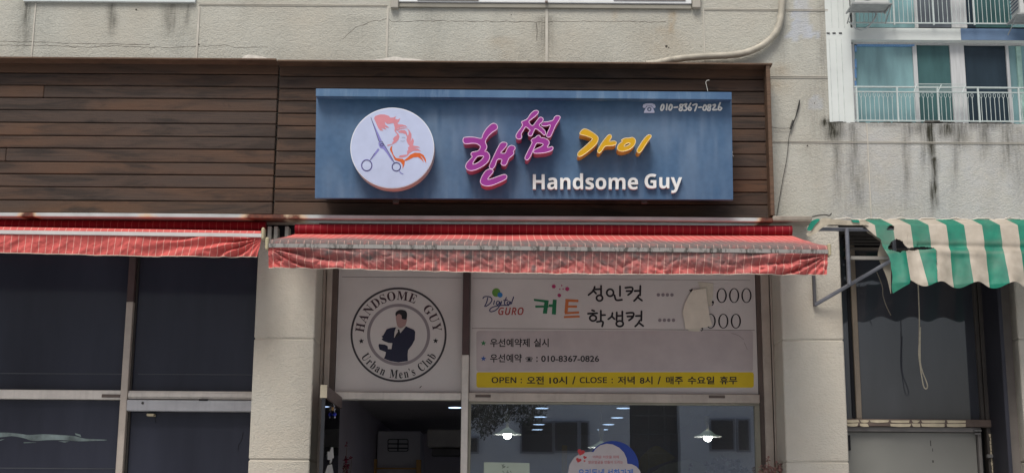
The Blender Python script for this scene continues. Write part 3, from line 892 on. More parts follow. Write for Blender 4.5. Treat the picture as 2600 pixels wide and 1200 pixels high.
def awning(label, xr0, xr1, yr0, yr1, xb0, xb1, yb, ytop0, ytop1, ybar0, ybar1, yv0, yv1, dirty, mat, sag, Yr=-0.125):
    """roller at the wall, cloth running out to a front bar, a hanging valance; all ends measured in the photo, depths in metres"""
    root = thing("roller_awning", label, "awning", (0.5 * (pt(xr0, 580, Yr).x + pt(xr1, 580, Yr).x), 0, pt(1300, 590, Yr).z), "red roller awnings over the shops")
    A, B = pt(xr0, yr0, Yr), pt(xr1, yr1, Yr)
    r = .031
    N = 60; mb = MB(); vs, fs, ac = [], [], []
    k = 20
    for i in range(N + 1):
        c = A.lerp(B, i / N)
        for j in range(k):
            w = 2 * math.pi * j / k
            vs.append((c.x, c.y + r * math.cos(w), c.z + r * math.sin(w))); ac.append(c.x)
    for i in range(N):
        for j in range(k):
            fs.append((i * k + j, i * k + (j + 1) % k, (i + 1) * k + (j + 1) % k, (i + 1) * k + j))
    fs += [tuple(range(k)), tuple(range(N * k, N * k + k))]
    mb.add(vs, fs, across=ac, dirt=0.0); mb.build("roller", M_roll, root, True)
    T0, T1 = pt(xb0, ytop0, yb), pt(xb1, ytop1, yb)
    B0, B1 = pt(xb0, ybar0, yb - .034), pt(xb1, ybar1, yb - .034); B0.y = B1.y = yb
    w0 = (T1 - T0).x
    A2, B2 = A - Vector((0, r * .2, r)), B - Vector((0, r * .2, r))
    n = 340
    acr = lambda u: A.x + (B.x - A.x) * u
    seed = xr1 * .01
    def wave(u, s): return (fbm(np.array(u * 16 + seed), np.array(s * 3.0), 3).item() - .5)
    rows = []
    K = 14
    for j in range(K + 1):
        v = j / K
        def rw(u, v=v):
            p = A2.lerp(B2, u).lerp(T0.lerp(T1, u), v)
            p.z -= sag * math.sin(math.pi * v) * (0.6 + .4 * wave(u, v)) + .012 * wave(u, v * 2) * math.sin(math.pi * v)
            return p
        rows.append(rw)
    # cloth rolls over the front bar
    hh = (T0 - B0).z
    for a in (0.3, 0.6, 0.85, 1.0):
        def rw(u, a=a):
            p = T0.lerp(T1, u)
            return p + Vector((0, -.028 * math.sin(a * math.pi / 2), -(hh + .0) * (1 - math.cos(a * math.pi / 2))))
        rows.append(rw)
    mb = MB()
    def dirt_c(u, v):
        if not dirty: return 0.12
        q = (v - .22) / .34
        return max(0.0, min(1.2, q * 1.3 + .9 * wave(u * 1.5, .3))) * (1.0 if u < .93 else max(.4, 1 - (u - .93) * 6))
    sheet(mb, rows, acr, n, dirt=dirt_c)
    mb.build("canopy", mat, root, True)
    bar = MB()
    h2 = .021
    for i in range(24):
        p, q_ = B0.lerp(B1, i / 24), B0.lerp(B1, (i + 1) / 24)
        bar.add([(p.x, yb - .034, p.z), (q_.x, yb - .034, q_.z), (q_.x, yb - .034, q_.z - h2), (p.x, yb - .034, p.z - h2),
                 (p.x, yb + .012, p.z), (q_.x, yb + .012, q_.z), (q_.x, yb + .012, q_.z - h2), (p.x, yb + .012, p.z - h2)],
                [(0, 1, 2, 3), (4, 7, 6, 5), (0, 4, 5, 1), (3, 2, 6, 7)] + ([(0, 3, 7, 4)] if i == 0 else []) + ([(1, 5, 6, 2)] if i == 23 else []))
    bar.build("front_bar", dirtbar if dirty else M_barw, root)
    # valance
    V0, V1 = B0 - Vector((0, .024, h2 + .002)), B1 - Vector((0, .024, h2 + .002))
    E0, E1 = pt(yv0[0], yv0[1], yb - .02), pt(yv1[0], yv1[1], yb - .02)
    rows = []
    KV = 22
    Lx = (V1 - V0).x
    for j in range(KV + 1):
        v = j / KV
        def rw(u, v=v):
            p = V0.lerp(V1, u).lerp(E0.lerp(E1, u), v)
            s0, s1 = u * Lx, (1 - u) * Lx
            f = 0.0
            # folds pulled diagonally out of both top corners
            for s in (s0, s1):
                if s < 1.2:
                    an = math.atan2(v * .13 + .004, s + .015); di_ = math.hypot(v * .13, s)
                    f += .017 * math.sin(2 * math.pi * (an * 3.6 + 1.1 * fbm(np.array(s * 5 + seed), np.array(v * 1.5 + 4.0), 3).item())) * min(1, di_ / .12) * math.exp(-(s / .55) ** 2) * max(.25, min(1, 1.35 - an))
            cr = fbm(np.array(u * Lx * 13 + v * 1.3 + seed), np.array(v * 1.1 - u * Lx * 5), 4).item() - .5
            cr2 = abs(fbm(np.array(u * Lx * 20 + 9 - v * 2.2), np.array(v * 1.8 + u * Lx * 9), 3).item() - .5)
            f += (.030 * cr + (.045 * (.16 - cr2) if dirty else .006 * (.16 - cr2))) * min(1, v * 2.5)
            p.y += f * 1.15
            p.z += (.006 * math.sin(u * Lx * 2.3 + seed)) * v - .004 * abs(cr) * v
            return p
        rows.append(rw)
    def dirt_v(u, v):
        if not dirty: return .10 + .25 * max(0, wave(u * 2, v))
        a = .95 * (1 - v) ** .9 + .28
        a *= (.35 + .65 * min(1, u * Lx / .5)) * (.35 + .65 * min(1, (1 - u) * Lx / .55))
        for c in (.30, .475, .642):
            a = max(a, .95 * math.exp(-((u - c) / .008) ** 2))
        a += .8 * wave(u * 3.4, v * 1.3)
        return max(0.0, min(1.0, a))
    mb = MB(); sheet(mb, rows, acr, 520, dirt=dirt_v)
    val = mb.build("valance", mat, root, True)
    hem = MB()
    pts = [rows[-1](i / 200) - Vector((0, .001, .001)) for i in range(201)]
    hem.tube(pts, .0026, 5); hem.build("hem", plain("pale hem tape", 'b9aa9a'), val)
    for e, sgn in ((B0, -1), (B1, 1)):
        cp = MB(); cp.box((e.x - .002 * sgn, yb - .036, e.z - h2 - .012), (e.x + .017 * sgn, yb + .02, e.z + hh + .008), .006); cp.build("end_cap", M_cap, root)
    for s in (.13, .87):
        p = A.lerp(B, s); p = p + Vector((0, .03, -.03)); q_ = B0.lerp(B1, s + (.06 if s < .5 else -.06)) + Vector((0, .03, -.02))
        e = p.lerp(q_, .5) + Vector((.22 if s < .5 else -.22, 0, -.05))
        am = MB(); am.tube([p + Vector((0, 0, -.035)), e], .014, 8).tube([e, q_], .012, 8); am.build("folding_arm", M_white, root)
    return root
def dirty_bar():
    mt, nt, N_, L_, p = newmat("mould spotted white bar")
    f = ramp(nt, noise(nt, 9, 6, (3.5, 1, 1), .75), .5, .6)
    setc(nt, p, mixc(nt, f, lin('8b8782'), lin('47443f'))); p.inputs["Roughness"].default_value = .6
    return mt
dirtbar = dirty_bar(); M_barw = mk("white bar enamel", 'bdbab6', .5, .08, 10)
awning("faded red pinstriped awning rolled nearly shut over the black glass shop, left of the pillar", -330, 676, 567, 574.5, -330, 664, -.34, 570.5, 586, 579.5, 592.5, (-330, 639), (653, 650), False, M_red, .004, -.05)
awning("grimy red pinstriped awning pulled out below the blue sign, with a mildewed white bar", 750, 2010, 581.5, 585.5, 681, 2103, -.93, 608.5, 624, 617.5, 633.5, (681, 681), (2098, 700), True, M_red2, .012)
br = MB()
for x in (684, 700, 728): br.bx(x - 5, 574, x + 5, 606, -.10, -.02, .003)
o = br.build("awning_bracket", mk("bracket alloy", '8e8a80', .5, .2, 20)); tag(o, "pale metal awning brackets in the dark gap between the two red awnings", "bracket")
MB().box((pt(676, 590, -.01).x, -.012, pt(700, 620, 0).z), (pt(748, 590, -.01).x, -.004, Z_FL - .01)).build("gap_shade_sheet", M_dark, o)  # black sheet standing in for the shade of the gap behind the brackets

# ------------------------------------------------------------------ green striped awning, torn
ga = thing("striped_awning", "torn green and cream striped awning sagging on a grey tube frame at the right", "awning", (pt(2350, 600, 0).x, 0, ZF))
M_str = stripe_mat()
YRG = -0.24
def gy(y):                                       # how far the cloth stands off the wall at a given photo height
    return lerp(-.02, YRG, max(0, min(1, (y - 557) / 13))) if y < 570 else lerp(YRG, -.37, min(1, (y - 570) / 150))
left_edge = [(557, 2178), (565, 2186), (575, 2195), (585, 2205), (597, 2220), (607, 2238), (625, 2243), (640, 2248), (655, 2257), (668, 2262), (690, 2262), (720, 2264), (747, 2264)]
def lx(y):
    for (a, xa), (b, xb) in zip(left_edge, left_edge[1:]):
        if y <= b: return lerp(xa, xb, (y - a) / (b - a))
    return left_edge[-1][1]
def by(x):                                       # scalloped lower edge
    if x < 2305: return lerp(747, 722, min(1, (x - 2262) / 45)) if x > 2262 else 747
    return 721 + (x - 2305) * .01 + 7.5 * math.sin((x - 2322) / 92 * 2 * math.pi)
hole1 = [(2254, 629), (2263, 613), (2276, 606), (2292, 613), (2297, 623), (2306, 630), (2325, 626), (2345, 624), (2374, 629), (2354, 634), (2334, 632), (2322, 637), (2306, 636), (2299, 639), (2288, 640), (2280, 644), (2270, 640), (2258, 634)]
hole2 = [(2253, 577), (2262, 570), (2270, 574), (2269, 583), (2258, 585), (2252, 583)]
def inside(x, y, poly):
    c = False
    for (x0, y0), (x1, y1) in zip(poly, poly[1:] + poly[:1]):
        if (y0 > y) != (y1 > y) and x < (x1 - x0) * (y - y0) / (y1 - y0) + x0: c = not c
    return c
def green_cloth():
    NX, NY = 230, 92
    vs, ac, di, keep = [], [], [], []
    for j in range(NY + 1):
        v = j / NY
        for i in range(NX + 1):
            u = (i / NX) ** 1.15
            y = lerp(557, 721, v)
            x = lerp(lx(y), 2760, u)
            y = lerp(557, by(x), v)
            x = lerp(lx(y) + 1.6 * math.sin(y * .11), 2760, u)
            p = pt(x, y, gy(y))
            f = 0.0
            if y > 575:
                s = min(1, (y - 575) / 60)
                f += s * (.022 * math.sin((x - 2322) / 92 * 2 * math.pi + .8) * min(1, (y - 575) / 140) + .02 * (fbm(np.array(x / 46), np.array(y / 70), 3).item() - .5))
                f += .011 * math.exp(-((y - (622 + (x - 2300) * .02)) / 7) ** 2) * (1 if x > 2330 else .3)
                f -= .012 * math.exp(-((y - (640 + (x - 2400) * .05)) / 9) ** 2) * math.exp(-((x - 2430) / 90) ** 2)
                if x < 2375 and y > 634: f += -.02 - .045 * math.exp(-((x - 2330) / 32) ** 2) * (y - 634) / 90 + .014 * math.sin((x - 2300) / 11)  * math.exp(-(y - 634) / 30)
            p = p + Vector((0, f, 0))
            d = .5 * max(0, fbm(np.array(x / 30), np.array(y / 60), 4).item() - .45) * 1.6
            d += .5 * math.exp(-((y - 615) / 6) ** 2) * .7 + .4 * math.exp(-((y - 640) / 4) ** 2)
            if x < 2290: d += .35 * math.exp(-((y - 598) / 30) ** 2)
            # stripe coordinate: straight on the upper cloth, swung on the torn lower flap
            xs = x - (y - 571) * .145 if y > 571 else x + (571 - y) * 2.0
            vs.append(p); st_u = (xs - 2312.0) / 90.6
            if y > 630 and x < 2376:
                q4 = max(0, min(1, (y - 640) / 85)); bs_ = [lerp(a_, b_, q4) for a_, b_ in ((2252, 2262), (2297, 2308), (2332, 2352), (2374, 2378))]
                if x < bs_[3]:
                    k4 = 0 if x < bs_[1] else (1 if x < bs_[2] else 2)
                    st_u = -1 + .5 * k4 + .5 * max(0, min(.999, (x - bs_[k4]) / (bs_[k4 + 1] - bs_[k4])))
            ac.append(st_u * .216 + 2.16); di.append(min(1, d)); keep.append((x, y))
    fs = []
    for j in range(NY):
        for i in range(NX):
            a = j * (NX + 1) + i
            q_ = (a, a + 1, a + NX + 2, a + NX + 1)
            cx_ = sum(keep[k][0] for k in q_) / 4; cy_ = sum(keep[k][1] for k in q_) / 4
            if inside(cx_, cy_, hole1) or inside(cx_, cy_, hole2): continue
            fs.append(q_)
    return MB().add(vs, fs, across=ac, dirt=di)
green_cloth().build("canopy", M_str, ga, True)
# the pale torn underside that folds round the left edge
fl = MB()
fpts = [(2184, 560), (2200, 560), (2218, 580), (2240, 603), (2238, 618), (2252, 640), (2262, 668), (2262, 725), (2262, 745), (2254, 712), (2246, 690), (2236, 668), (2229, 648), (2232, 630), (2236, 614), (2226, 606), (2215, 597), (2205, 592), (2196, 582), (2190, 572)]
fl.prism(pv(-.205), catmull(fpts, 3), 0.0, .004); 
fl.build("torn_flap", mk("cream cloth underside", '9a9180', .75, .15, 16, .3, 50), ga)
rem = MB()
for pts, yy in (([(2063, 578), (2075, 562), (2092, 553), (2115, 556), (2140, 558), (2160, 560), (2200, 563), (2200, 570), (2150, 571), (2110, 570), (2094, 574), (2080, 584), (2068, 594), (2052, 600), (2048, 592), (2058, 588)], -.255),):
    rem.prism(pv(yy), catmull(pts, 3), 0.0, .006)
rem.build("torn_remnant", mk("cream cloth scrap", 'a89f8c', .75, .2, 18, .4, 40), ga)
gq = MB(); gq.prism(pv(-.262), catmull([(2050, 580), (2060, 562), (2072, 556), (2082, 557), (2070, 570), (2060, 584), (2052, 584)], 3), 0, .004)
gq.prism(pv(-.262), [(2161, 558), (2180, 558), (2183, 565), (2166, 564)], 0, .004); gq.build("green_remnant", mk("green cloth scrap", '0a7a63', .7, .2, 18), ga)
tf = MB()
tb = pt(2078, 577, YRG); te = pt(2760, 580, YRG); te.z = tb.z
tb.y = te.y = -.218; tb.z -= .006; te.z -= .006; tf.tube([tb, te], .0115, 10); tf.build("frame_tube", M_steel, ga, True)
pp = [pt(2150, 580, YRG), pt(2153, 640, YRG), pt(2156, 690, YRG), pt(2159, 725, YRG)]
x_ = pp[0].x
tf = MB().tube([(x_, YRG, tb.z), (x_, YRG, pt(2159, 722, YRG).z)], .0125, 10); tf.build("frame_tube", M_steel, ga, True)
s0, s1 = pt(2070, 773, -.02), pt(2290, 645, -.26)
tf = MB().tube([s0, s1], .012, 10); tf.build("strut", M_steel, ga, True)
tf = MB().bx(2161, 650, 2275, 658, -.22, -.20); tf.build("frame_tube", alu_mat("dull tube", '8b877f'), ga)
tf = MB().bx(2280, 612, 2360, 630, -.05, -.03); tf.build("inner_bar", mk("dark bar", '3b3a3e', .5), ga)
tf = MB().bx(2267, 600, 2276, 650, -.20, -.18); tf.build("inner_bar", M_steel, ga)
tf = MB().bx(2065, 690, 2072, 776, -.03, -.004, .002); tf.build("wall_bracket", mk("bracket dark", '4b4a4c', .6), ga)
hm = MB(); hm.tube([pt(x, 556 + 2.2 * math.sin(x * .09) + 1.2 * math.sin(x * .23), -.018) for x in range(2100, 2760, 8)], .005, 6)
hm.build("top_hem", mk("cream hem", 'c5beb0', .7, .15, 30), ga)
o = MB().tube([pt(x, y, .10 if y > 720 else -.3) for x, y in catmull([(2330, 700), (2332, 740), (2334, 800), (2334, 860), (2333, 900), (2338, 940), (2342, 965), (2346, 982), (2352, 986), (2355, 978), (2350, 962), (2342, 942), (2337, 920), (2336, 880), (2337, 830)], 4, False)], .0036, 6).build("rope_loop", mk("old rope", 'a79f8c', .8, .2, 60), None, True)
tag(o, "pale rope hanging in a long loop below the green striped awning", "rope")
o = MB().tube([pt(x, y, .08) for x, y in catmull([(2226, 690), (2240, 725), (2242, 750), (2250, 775), (2262, 800)], 4, False)], .003, 6).build("dangling_string", mk("string", '6e685c', .8), None, True)
tag(o, "thin frayed string hanging by the torn left edge of the green striped awning", "string")

# ------------------------------------------------------------------ left shop: dark glazing
YS = 0.30
ls = thing("glass_shopfront", "closed shopfront of black tinted glass in aluminium frames, left of the pillar", "shopfront", (pt(340, 1100, YS).x, YS, 0))
xL0, xP = pt(-700, 900, YS).x, pt(642, 930, YS).x + .05
xm = pt(322, 900, YS - .05).x; mw = .021
ztop = ZF - .03
zt1, zt0 = pt(160, 989, YS - .04).z, pt(160, 1012, YS - .04).z
zsp = pt(345, 765, YS - .06).z
k = MB().box((xm - mw, YS - .06, 0), (xm + mw, YS + .04, zsp), .003); k.build("mullion", M_alu, ls)
k = MB().box((xm - mw, YS - .06, zsp + .001), (xm + mw, YS + .04, ztop), .003); k.build("mullion", mk("maroon mullion", '4a3a38', .6, .2), ls)
k = MB().box((xL0, YS - .045, zt0), (xm - mw - .001, YS + .03, zt1), .003); k.build("transom", M_alu_l, ls)
k = MB(); zr1, zr0 = pt(480, 992, YS - .04).z, pt(480, 1012.5, YS - .04).z
k.box((xm + mw + .001, YS - .045, zr0), (xP, YS + .03, zr1), .003); k.box((xm + mw + .001, YS - .052, zr0 + .010), (xP, YS - .04, zr1 - .012), .002); k.build("transom", M_alu_l, ls)
zd1, zd0 = pt(480, 1015, YS - .06).z, pt(480, 1043, YS - .06).z
k = MB().box((xm + mw + .004, YS - .075, zd0), (xP, YS + .0, zd1), .004); dr = k.build("door_head", alu_mat("satin aluminium", 'aaa9aa', .4), ls)
k = MB().disc(pt(362, 1022, YS - .079), .008, (0, 1, 0), .006, 12); k.build("screw", M_wire, dr)
k = MB().bx(372, 1049, 390, 1055, YS - .06, YS - .0, .002); k.build("catch", mk("beige catch", 'a89c80', .5), ls)
k = MB().bx(505, 1012, 527, 1016, YS - .079, YS - .05); k.build("keyhole_slot", M_dark, ls)
k = MB(); k.bx(258, 1000, 306, 1008, YS - .052, YS - .044, .001); k.build("slot_cover", M_alu_d, ls)
for x0_, x1_, z0_, z1_ in ((xL0, xm - mw - .001, zt1 + .002, ztop), (xm + mw + .012, xP, zr1 + .002, ztop), (xL0, xm - mw - .008, 0.05, zt0 - .003), (xm + mw + .016, xP, .05, zd0 - .003)):
    k = MB().box((x0_, YS + .0, z0_), (x1_, YS + .012, z1_)); k.build("pane", M_tint, ls)
k = MB()
k.box((xm - mw - .008, YS - .02, zt1 + .001), (xm - mw - .0015, YS - .001, ztop)); k.box((xm + mw + .0015, YS - .02, zr1 + .001), (xm + mw + .012, YS - .001, ztop))
k.box((xm - mw - .008, YS - .02, .05), (xm - mw - .0015, YS - .001, zt0 - .004)); k.box((xm + mw + .0015, YS - .02, .05), (xm + mw + .015, YS - .001, zd0 - .004))
k.build("gasket", mk("dark gasket", '37322e', .6), ls)
k = MB(); k.bx(-700, 944, 318, 946.5, YS - .002, YS + .004); k.bx(350, 948.5, 638, 950.5, YS - .002, YS + .004); k.bx(-700, 1184, 303, 1187, YS - .002, YS + .004)
k.build("film_seam", mk("film seam", '3d3f44', .4), ls)
sp = MB()
sp.prism(pv(YS - .002), catmull([(-60, 1098), (0, 1097), (20, 1097), (50, 1100), (75, 1103), (110, 1101), (150, 1103), (190, 1106), (215, 1112), (250, 1114), (272, 1116), (235, 1118), (200, 1119), (160, 1116), (120, 1116), (85, 1118), (60, 1111), (30, 1106), (0, 1109), (-60, 1112)], 3), 0, .001)
for q_ in ([(60, 1121), (95, 1122), (60, 1124)], [(148, 1119), (178, 1119), (165, 1122)], [(190, 1098), (204, 1102), (206, 1108), (192, 1103)], [(0, 1115), (12, 1113), (0, 1118)]): sp.prism(pv(YS - .002), q_, 0, .001)
sp.build("torn_film_gap", mk("bright gap in film", '667270', .5, .5, 12), ls)
k = MB(); k.tube([pt(x, y, YS - .002) for x, y in ((617, 1096), (614, 1115), (606, 1128), (604, 1142))], .0012, 4); k.tube([pt(x, y, YS - .002) for x, y in ((393, 1052), (395, 1062), (395, 1073))], .001, 4)
k.build("hair_crack", M_dark, ls)
MB().box((xL0, YS + .05, 0), (xP, YS + .06, ztop)).build("backing_panel", M_dark, ls)

# ------------------------------------------------------------------ barber shopfront (middle)
ms = thing("salon_shopfront", "salon shopfront of aged aluminium frames with an open doorway and window under the red awning", "shopfront", (pt(1380, 1100, YS).x, YS, 0))
def vbar(x, y, w, yf=YS - .05, yb=YS + .05, z0=0.0, z1=None, mat=M_alu, name="mullion"):
    c = pt(x, y, yf).x
    return MB().box((c - w / 2, yf, z0), (c + w / 2, yb, ztop if z1 is None else z1), .003).build(name, mat, ms)
zh1, zh0 = pt(1020, 995, YS - .04).z, pt(1020, 1013, YS - .04).z
zg1, zg0 = pt(1555, 998, YS - .04).z, pt(1555, 1020, YS - .04).z
xmul = pt(1181, 950, YS - .05).x
k = MB().box((xmul - .021, YS - .055, 0), (xmul + .021, YS + .04, pt(1181, 900, YS - .05).z), .003); k.build("mullion", M_alu_l, ms)
k = MB().box((xmul - .021, YS - .055, pt(1181, 900, YS - .05).z + .001), (xmul + .021, YS + .04, ztop), .003); k.build("mullion", mk("maroon mullion", '4a3a38', .6, .2), ms)
# left jamb: three strips stepping back beside the pillar
xj = pt(795.5, 930, 0).x
xpr = xj
k = MB(); xA = pt(824, 930, YS).x; xB = pt(838, 930, YS).x; xC = pt(853, 930, YS).x
k.box((xpr + .0, YS - .02, 0), (xA - .004, YS + .05, ztop), .003); k.box((xA, YS - .035, 0), (xB, YS + .05, ztop), .003); k.build("jamb", M_alu, ms)
k = MB().box((xB + .001, YS - .02, 0), (xC - .002, YS + .05, ztop)); k.build("jamb", M_alu_d, ms)
xrp = pt(1989, 950, 0).x
k = MB(); xD = pt(1922, 880, YS).x; xE = pt(1934, 880, YS).x; xF = pt(1956, 880, YS).x
k.box((xE + .001, YS - .03, 0), (xF - .002, YS + .05, ztop), .003); k.box((xF + .004, YS - .03, 0), (xrp + .0, YS + .05, ztop), .003); k.build("jamb", M_alu, ms)
k = MB().box((xD + .001, YS - .015, 0), (xE, YS + .05, ztop)); k.build("jamb", M_alu_d, ms)
k = MB().box((xF - .002, YS - .01, 0), (xF + .004, YS + .04, ztop)); k.build("gap_seal", M_dark, ms)
k = MB().box((xC, YS - .045, zh0), (xmul - .022, YS + .04, zh1), .004); k.build("door_header", M_alu_l, ms)
k = MB().box((xmul + .022, YS - .045, zg0), (xD, YS + .04, zg1), .003); hd = k.build("window_header", M_alu, ms)
k = MB(); k.bx(1207, 1001, 1246, 1007.5, YS - .049, YS - .043); k.bx(1800, 1003, 1841, 1009.5, YS - .049, YS - .043); k.build("drain_slot", M_alu_d, hd)
k = MB(); xg0, xg1 = xmul + .022, xD
zgl1 = pt(1555, 1026, YS - .02).z
k.box((xg0, YS - .03, zgl1), (xg1, YS + .02, zg0 - .001), .002)
k.box((xg0, YS - .03, .4), (xg0 + .016, YS + .02, zgl1 - .001), .002); k.box((xg1 - .03, YS - .03, .4), (xg1, YS + .02, zgl1 - .001), .002); k.box((xg0, YS - .04, .3), (xg1, YS + .03, .4), .002)
k.build("window_frame", alu_mat("grey green sash", '8c8878'), ms)
k = MB().box((xg0 + .016, YS - .004, .4), (xg1 - .03, YS + .004, zgl1)); k.build("window_pane", M_glass, ms)
# open door, swung out towards the pavement
dx0 = pt(868, 1015, YS).x
dfree = Vector((pt(822, 990, -.5).x, -.5, 0)); dh = Vector((pt(862, 1015, YS - .06).x, YS - .06, 0))
door = thing("glass_door", "aluminium framed glass door of the salon standing open beside the left pillar", "door", (dh.x, dh.y, 0))
dv = (dh - dfree).normalized(); dn = Vector((-dv.y, dv.x, 0))
def door_box(a, b, z0, z1, th):
    """a,b: metres along the leaf from its free edge"""
    p = [dfree + dv * s + dn * t for s in (a, b) for t in (-th / 2, th / 2)]
    vs = [(q_.x, q_.y, z) for q_ in p for z in (z0, z1)]
    return MB().add(vs, [(0, 1, 3, 2), (4, 6, 7, 5), (0, 4, 5, 1), (2, 3, 7, 6), (0, 2, 6, 4), (1, 5, 7, 3)])
Ld = (dh - dfree).length
zdt, zdb = pt(820, 977, -.5).z, pt(820, 1008, -.5).z
door_box(.001, Ld, zdb, zdt, .032).build("top_rail", mk("brown top rail", '5f504b', .5, .15), door)
door_box(-.004, .001, zdb - .002, zdt + .002, .038).build("rail_cap", mk("beige rail cap", 'b2a78f', .6, .1), door)
door_box(.0, .012, .06, zdb - .003, .02).build("stile", mk("dark stile", '2b2c2f', .4), door)
door_box(.012, Ld, .06, zdb - .001, .010).build("pane", glassmat("smoky door glass", (.35, .37, .37), 1.5, .0), door)
door_box(0, Ld, .0, .058, .03).build("bottom_rail", M_alu_d, door)
st_ = MB()
dn_ = dn if dn.dot(CAM - dfree) > 0 else -dn
plD = Pl(dfree + dn_ * .008, dn_)
def door_quad(pts):
    vs = []
    for x, y in pts:
        d = ray(x, y); q_ = CAM + d * ((plD.p0 - CAM).dot(plD.n) / d.dot(plD.n)); vs.append(q_)
    return vs
for pts in ([(841, 1134), (846, 1134), (848, 1162), (844, 1162), (842, 1172), (838, 1176), (839, 1166), (832, 1166), (832, 1145), (838, 1145)], [(832, 1180), (843, 1177), (847, 1200), (846, 1215), (824, 1215), (827, 1195)]):
    vs = door_quad(pts); n_ = len(vs)
    st_.add(vs + [v - plD.n * .001 for v in vs], [tuple(range(n_)), tuple(range(n_, 2 * n_))] + [(i, (i + 1) % n_, (i + 1) % n_ + n_, i + n_) for i in range(n_)])
st_.build("torn_sticker", mk("torn white sticker", 'b9b7b2', .6, .1), door)
ch = thing("bead_charm", "hanging charm with a wooden bead and blue glass bead on the open salon door", "charm", pt(847, 1012, -.12))
def ball(mb, c, r, n=12):
    mb.lathe(c, [(r * math.sin(math.pi * k_ / 8) + 1e-5, -r * math.cos(math.pi * k_ / 8)) for k_ in range(9)], n)
YC = -.12
o1 = MB(); ball(o1, pt(841, 1036.5, YC), .0155); o1.build("wooden_bead", mk("wood bead", 'a98450', .5), ch, True)
o1 = MB(); ball(o1, pt(849.5, 1051, YC), .0125); o1.build("blue_bead", plain("cobalt glass", '1c2a8c', .15), ch, True)
o1 = MB(); ball(o1, pt(850, 1058, YC), .006); ball(o1, pt(849, 1030, YC), .004); ball(o1, pt(850, 1038, YC), .005); ball(o1, pt(846, 1013, YC), .004); o1.build("clear_bead", plain("clear beads", 'a9a6b0', .2), ch, True)
o1 = MB().tube([pt(846, 1010, YC), pt(848, 1030, YC), pt(850, 1058, YC)], .0012, 5); o1.build("cord", M_white, ch)

# logo panel
LP = pv(YS - .01)
lp = thing("logo_panel", "square white panel with a round salon badge of a suited man, above the doorway", "sign", (pt(1012, 990, YS).x, YS - .01, pt(1012, 992, YS).z))
M_pan = mk("white panel vinyl", 'c0b9b3', .45, .07, 3, .35, 5)
xa, xb = xC + .0005, xmul - .0215
za, zb_ = zh1 + .004, ZF - .035
MB().box((xa, YS - .010, za), (xb, YS + .02, zb_)).build("panel", M_pan, lp)
k = MB(); k.box((xa + .004, YS - .0106, zh1 + .0005), (xb, YS - .002, zh1 + .004)); k.bx(868, 703, 1172, 704, YS - .0108, YS - .008); k.build("panel_edge", mk("dirty seam", '4d4844', .8), lp)
xe0, xe1 = (868, 1172)
C_ = (1012, 849)
k = MB(); k.prism(LP, ring(*C_, 122, 120, 72), .0012, .001, [ring(*C_, 117, 115, 72)]); k.build("badge_ring", plain("charcoal print", '343033'), lp)
k = MB(); k.prism(LP, ring(*C_, 80, 78.5, 64), .0012, .001, [ring(*C_, 72.4, 71, 64)]); k.build("badge_ring", plain("grey print", '857c7d'), lp)
k = MB(); arc_text(k, LP, "𝐇𝐀𝐍𝐃𝐒𝐎𝐌𝐄  𝐆𝐔𝐘", *C_, 99.5, 23, 177, 4, .0014, .001, True); k.build("badge_lettering", plain("plum print", '3a242b'), lp)
k = MB(); arc_text(k, LP, "𝐔𝐫𝐛𝐚𝐧 𝐌𝐞𝐧’𝐬 𝐂𝐥𝐮𝐛", *C_, 99.5, 22, 209, 331.5, .0014, .001, False); k.build("badge_lettering", M_black, lp)
zb2 = lambda pts: zoomed(pts, 840, 700, 3.965)
for sx, sy, rt in ((307, 655, -.1), (1055, 652, .1)):
    k = MB(); k.prism(LP, zb2(star(sx, sy, 29, rt)), .0014, .001); k.build("badge_star", M_black, lp)
k = MB(); k.prism(LP, zb2([(655,515),(600,522),(562,535),(540,575),(525,600),(510,608),(525,622),(510,638),(535,655),(580,672),(620,675),(610,735),(575,735),(572,705),(545,690),(485,683),(480,700),(490,740),(555,765),(548,800),(535,830),(600,855),(680,868),(775,855),(773,790),(778,745),(820,690),(845,640),(850,560),(835,540),(800,525),(755,505),(700,530)]), .0014, .001); k.build("suit_print", M_navy, lp)
k = MB(); k.prism(LP, zb2([(662,500),(642,560),(637,622),(672,590),(690,545),(700,575),(755,508),(748,500),(690,526)]), .0018, .001); k.build("shirt_print", plain("white print", 'b9b2aa'), lp)
k = MB(); k.prism(LP, zb2([(672,538),(692,538),(688,560),(692,590),(650,625),(632,640),(655,590),(676,560)]), .0022, .001); k.build("tie_print", M_black, lp)
k = MB(); k.prism(LP, zb2(catmull([(655,400),(690,380),(720,390),(764,420),(760,470),(745,505),(710,524),(680,515),(663,480)], 3)), .0018, .001); k.build("face_print", plain("skin print", '9c7d77'), lp)
k = MB(); k.prism(LP, zb2(catmull([(655,405),(652,370),(680,345),(715,340),(755,352),(768,385),(762,430),(745,438),(715,428),(712,400),(690,382),(670,388)], 3)), .0022, .001); k.build("hair_print", M_black, lp)
k = MB(); k.prism(LP, zb2([(888, 1128), (905, 1108), (918, 1104), (902, 1122)]), .0015, .001); k.build("scuff", M_dark, lp)

